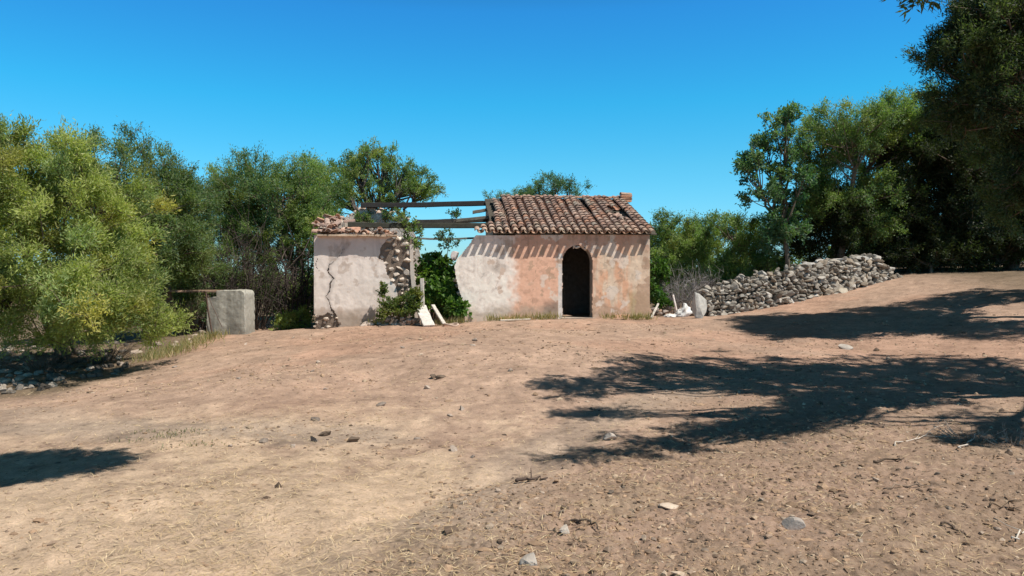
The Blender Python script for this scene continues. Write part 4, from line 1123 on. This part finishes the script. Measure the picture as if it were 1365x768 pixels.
# concrete block with rusty scrap on the left
def block():
    root = tag(empty('concrete_block', gp(298, 443, 19.6)), 'low grey concrete block left of the house with rusty iron on top', 'concrete block')
    x0, x1 = (274 - 298) / F * 19.6, (326 - 298) / F * 19.6
    top = CAMZ - (387 - HY) / F * 19.6 - root.location.z
    mb = MB(); xn = (288 - 298) / F * 19.6
    mb = MB(); prof_ = [(x0 + .02, -.3), (x0 + .03, top - .2), (xn, top - .17), (xn, top - .01)] + [(x1 - .13 + .13 * math.sin(a), top - .11 + .11 * math.cos(a)) for a in np.linspace(0, math.pi / 2, 7)] + [(x1 + .02, -.3)]
    bm = bmesh.new(); vs = [bm.verts.new((a, 0, b)) for a, b in prof_]; fc = bm.faces.new(vs)
    ex = bmesh.ops.extrude_face_region(bm, geom=[fc])
    for q in ex['geom']:
        if isinstance(q, bmesh.types.BMVert): q.co.y = .75
    bmesh.ops.recalc_face_normals(bm, faces=bm.faces[:])
    bmesh.ops.bevel(bm, geom=bm.edges[:], offset=.014, segments=1, affect='EDGES')
    bmesh.ops.triangulate(bm, faces=bm.faces[:])
    for _ in range(5):
        lng = [q for q in bm.edges if q.calc_length() > .06]
        if lng: bmesh.ops.subdivide_edges(bm, edges=lng, cuts=1); bmesh.ops.triangulate(bm, faces=bm.faces[:])
    bm.normal_update()
    for q in bm.verts:
        nn = float(fbm(np.array([q.co.x * 9]), np.array([q.co.y * 9]), np.array([q.co.z * 9]), seed=77, o=3)[0])
        ed = 1.0 if abs(q.normal.y) > .9 or abs(q.normal.x) > .95 else 2.6
        q.co += q.normal * nn * .006 * ed; bm.verts.index_update()
    V = np.array([q.co[:] for q in bm.verts]); T = np.array([[w.index for w in q.verts] for q in bm.faces]); bm.free()
    mesh('block_body', V, [T], M_CONC, root, np.array([.41, .385, .33]) * (1 - .30 * sstep(-.1, .6, fbm(V[:, 0] * 7, V[:, 2] * 1.2, V[:, 1] * 3, seed=78)) - .25 * sstep(.45, .1, V[:, 2] + .1 * fbm(V[:, 0] * 4, V[:, 1] * 4, seed=79)))[:, None])
    mb = MB(); mb.box((x0 - 1.0, -.05, top - .055), (xn - .01, .5, top), (.30, .20, .145), .008)
    mb.build('rusty_plate', M_RUST, root)
block()
bar('iron_rod', gp(283, 437, 19.35), P(274, 391, 19.5), .035, .035, (.10, .065, .05), 'dark iron rod leaning on the concrete block', 'rod', M_RUST, .006)
bar('iron_rod', gp(296, 427, 19.4, .2), P(277, 394, 19.5), .014, .014, (.16, .12, .10), 'thin bent wire leaning on the concrete block face', 'rod', M_RUST, .006)
# sticks and fallen dry branches on the open soil
def branch(label, pts, r0, col, seed, cat='stick', name='fallen_stick', subs=2):
    r = np.random.default_rng(seed); g = np.array([onground(*p) for p in pts])
    g[:, 2] = ground(g[:, 0], g[:, 1]) + r0 * .8 + .01; org = g[0].copy(); n = 10
    q = np.linspace(0, len(g) - 1, n); pth = np.c_[[np.interp(q, np.arange(len(g)), g[:, k]) for k in range(3)]].T - org
    pth += r.normal(0, .012, pth.shape); mb = MB(); mb.tube(pth, np.linspace(r0, r0 * .35, n), 6, col)
    for k in range(subs):
        s = pth[r.integers(3, 9)]; e = s + (pth[-1] - pth[0]) * r.uniform(.15, .3) + np.r_[r.normal(0, .09, 2), r.uniform(.0, .04)]
        mb.tube(np.array([s, (s + e) / 2 + r.normal(0, .02, 3), e]), [r0 * .5, r0 * .4, r0 * .2], 5, col)
    o = mb.build(name, M_BARK, None, True); o.location = org; tag(o, label, cat)
branch('short dark stick lying on the near soil at the track edge', [(688, 651), (708, 646), (731, 645)], .016, (.10, .07, .055), 1)
branch('pale forked dry branch below the shadow edge at right', [(1192, 602), (1222, 590), (1245, 577)], .007, (.55, .47, .39), 2, 'branch', 'fallen_branch', 3)
branch('pale short dry branch entering the shadow at right', [(1274, 605), (1290, 596), (1302, 582)], .008, (.56, .48, .40), 3, 'branch', 'fallen_branch', 1)
branch('whitish curved branch at the far lower right corner', [(1350, 737), (1364, 722), (1372, 690)], .006, (.62, .55, .47), 4, 'branch', 'fallen_branch', 1)
branch('long thin dark twig lying low at right', [(1255, 715), (1275, 720), (1292, 732)], .010, (.14, .10, .075), 5)
branch('thin brown twig lying on the soil toward the right edge', [(1318, 690), (1340, 688), (1366, 692)], .010, (.26, .18, .12), 6)
branch('dark flat stick below the shadow right of the middle', [(1165, 625), (1190, 623), (1208, 625)], .012, (.12, .085, .06), 7)
branch('long brown twig lying across the near soil middle right', [(1180, 660), (1215, 662), (1258, 658)], .009, (.25, .18, .13), 8)
branch('dark bent twig at the bottom edge left of the grey stone', [(760, 706), (785, 716), (800, 728)], .010, (.15, .11, .08), 9)
for k, (px, py, lab) in enumerate([(1350, 592, 'heap of grey dry twigs at the right edge in the shadow'), (1290, 583, 'loose grey twigs lying in the shadow beside the twig heap')]):
    p = onground(px, py); dead_brush('twig_heap', lab, p[:2], .13, .36, 22, (.34, .28, .23), 400 + k, thick=.004)

# ------------------------------------------------------------------ uncountable ground cover
def scatter(n, dens, seed):
    r = np.random.default_rng(seed); P_ = []
    tot = 0
    while tot < n:
        m = 40000
        d = 3.2 * (28 / 3.2) ** r.random(m); a = r.uniform(-.66, .66, m)
        x, y = np.tan(a) * d, d
        k = r.random(m) < dens(x, y)
        P_.append(np.c_[x, y][k]); tot += k.sum()
    p = np.concatenate(P_)[:n]
    return p, r
def clods():
    def dens(x, y):
        n = 1.6 * fbm(x * .9, y * .9, seed=201, o=4)
        return np.clip(.10 + .75 * np.maximum(sstep(-.2, .6, x + 1.13 - (y - 4) * .6) * sstep(10, 6.5, y), .7 * sstep(.5, 3, x) * sstep(15, 8, y)) + .28 * sstep(8, 11, y) * sstep(-7, -4, x) + .30 * n - .25 * sstep(.5, -1.5, x) * sstep(10, 6, y), .02, 1) * (y < 19.3)
    p, r = scatter(20000, dens, 5)
    v, f = ICO[1]; n = len(p)
    s = np.minimum(r.lognormal(-4.95, .55, n), .035) * np.interp(p[:, 1], [4, 12, 20], [.85, 1.35, 1.8])
    sc_ = s[:, None] * r.uniform(.6, 1.4, (n, 3)) * np.array([1.2, 1.2, .75])
    ang = r.random(n) * 6.28; ca, sa = np.cos(ang), np.sin(ang)
    V = v[None] * (1 + .28 * r.normal(size=(n, len(v), 1))) * sc_[:, None]
    X = V[..., 0] * ca[:, None] - V[..., 1] * sa[:, None]; Y = V[..., 0] * sa[:, None] + V[..., 1] * ca[:, None]
    Z = V[..., 2] + (ground(p[:, 0], p[:, 1]) - s * .05)[:, None]
    V = np.stack([X + p[:, :1], Y + p[:, 1:2], Z], -1).reshape(-1, 3)
    T = (f[None] + (np.arange(n) * len(v))[:, None, None]).reshape(-1, 3)
    pal = np.array([(.36, .24, .155), (.30, .20, .13), (.42, .31, .215), (.15, .105, .075), (.44, .34, .255), (.30, .215, .155)])
    c = pal[r.choice(6, n, p=[.34, .22, .12, .17, .05, .10])] * r.uniform(.75, 1.2, (n, 1))
    o = mesh('soil_clods', V, [T], M_SOIL, None, np.repeat(c, len(v), 0), False); tag(o, kind='stuff'); o['label'] = 'loose clods and grit strewn over the bare soil'
clods()
def straw():
    def dens(x, y):
        n = fbm(x * .9, y * .9, seed=211, o=3)
        return np.clip(.35 * sstep(2, -2, x) * sstep(14, 5, y) + .10 + .35 * n, .02, 1) * (y < 19)
    p, r = scatter(26000, dens, 6); n = len(p)
    z = ground(p[:, 0], p[:, 1]); a = r.random(n) * 6.28; up = np.abs(r.normal(0, .22, n)) + .02
    d = np.c_[np.cos(a), np.sin(a), up]; d /= np.linalg.norm(d, axis=1)[:, None]
    L = r.uniform(.03, .10, n); w = r.uniform(.0025, .005, n) * np.interp(p[:, 1], [4, 15], [.8, 1.8])
    pal = np.array([(.60, .45, .26), (.50, .36, .20), (.68, .54, .34), (.32, .22, .13)]); c = pal[r.choice(4, n, p=[.4, .25, .25, .1])] * r.uniform(.8, 1.15, (n, 1))
    nor = np.c_[r.normal(0, .3, (n, 2)), np.ones(n)]
    o = leaves_mesh('dry_straw', np.c_[p, z + .006], d, nor, L, w, c, None, np.zeros(3), M_STRAW); tag(o, kind='stuff'); o['label'] = 'short dry straw lying over the soil'
straw()
def tufts(name, label, spots, n_per, h, cols, seed):
    r = np.random.default_rng(seed); pos, d, L, c = [], [], [], []
    cols = np.array(cols)
    for (px, py, D, spread) in spots:
        b = P(px, py, D)
        m = n_per; q = r.normal(0, spread, (m, 2)) * np.array([1, .5])
        x, y = b[0] + q[:, 0], b[1] + q[:, 1]
        pos.append(np.c_[x, y, ground(x, y)]); d.append(np.c_[r.normal(0, .35, (m, 2)), np.ones(m)]); L.append(h * r.uniform(.4, 1.2, m)); c.append(cols[r.integers(0, len(cols), m)] * r.uniform(.75, 1.2, (m, 1)))
    pos, d, L, c = np.concatenate(pos), np.concatenate(d), np.concatenate(L), np.concatenate(c)
    nor = r.normal(0, 1, (len(pos), 3)); nor[:, 2] *= .2
    o = leaves_mesh(name, pos, d, nor, L, np.full(len(L), .016), c, None, np.zeros(3)); tag(o, kind='stuff'); o['label'] = label
tufts('dry_grass', 'dry and green grass fringing the left bush', [(px, np.interp(px, [150, 250, 300], [478, 448, 440]), np.interp(px, [150, 250, 300], [13.9, 17.2, 19.2]), .22) for px in range(196, 292, 9)], 90, .24, [(.42, .34, .18), (.34, .30, .14), (.22, .23, .09), (.5, .40, .24)], 31)
tufts('wall_grass', 'withered grass along the foot of the house walls', [(px, 424, 20.25, .10) for px in (655, 668, 678, 690, 704, 716, 728, 738, 812, 838, 846, 856, 864)] + [(px, 430, 19.75, .09) for px in (590, 604, 616, 500, 512)], 60, .24, [(.34, .29, .14), (.22, .22, .09), (.42, .34, .2)], 32)
tufts('sparse_grass', 'short grey-green grass growing in patches on the open soil', [(px, py, onground(px, py)[1], .16) for px, py in ((205, 575), (225, 580), (243, 574), (188, 584), (262, 590))], 34, .04, [(.34, .29, .19), (.29, .265, .17), (.42, .34, .24)], 33)
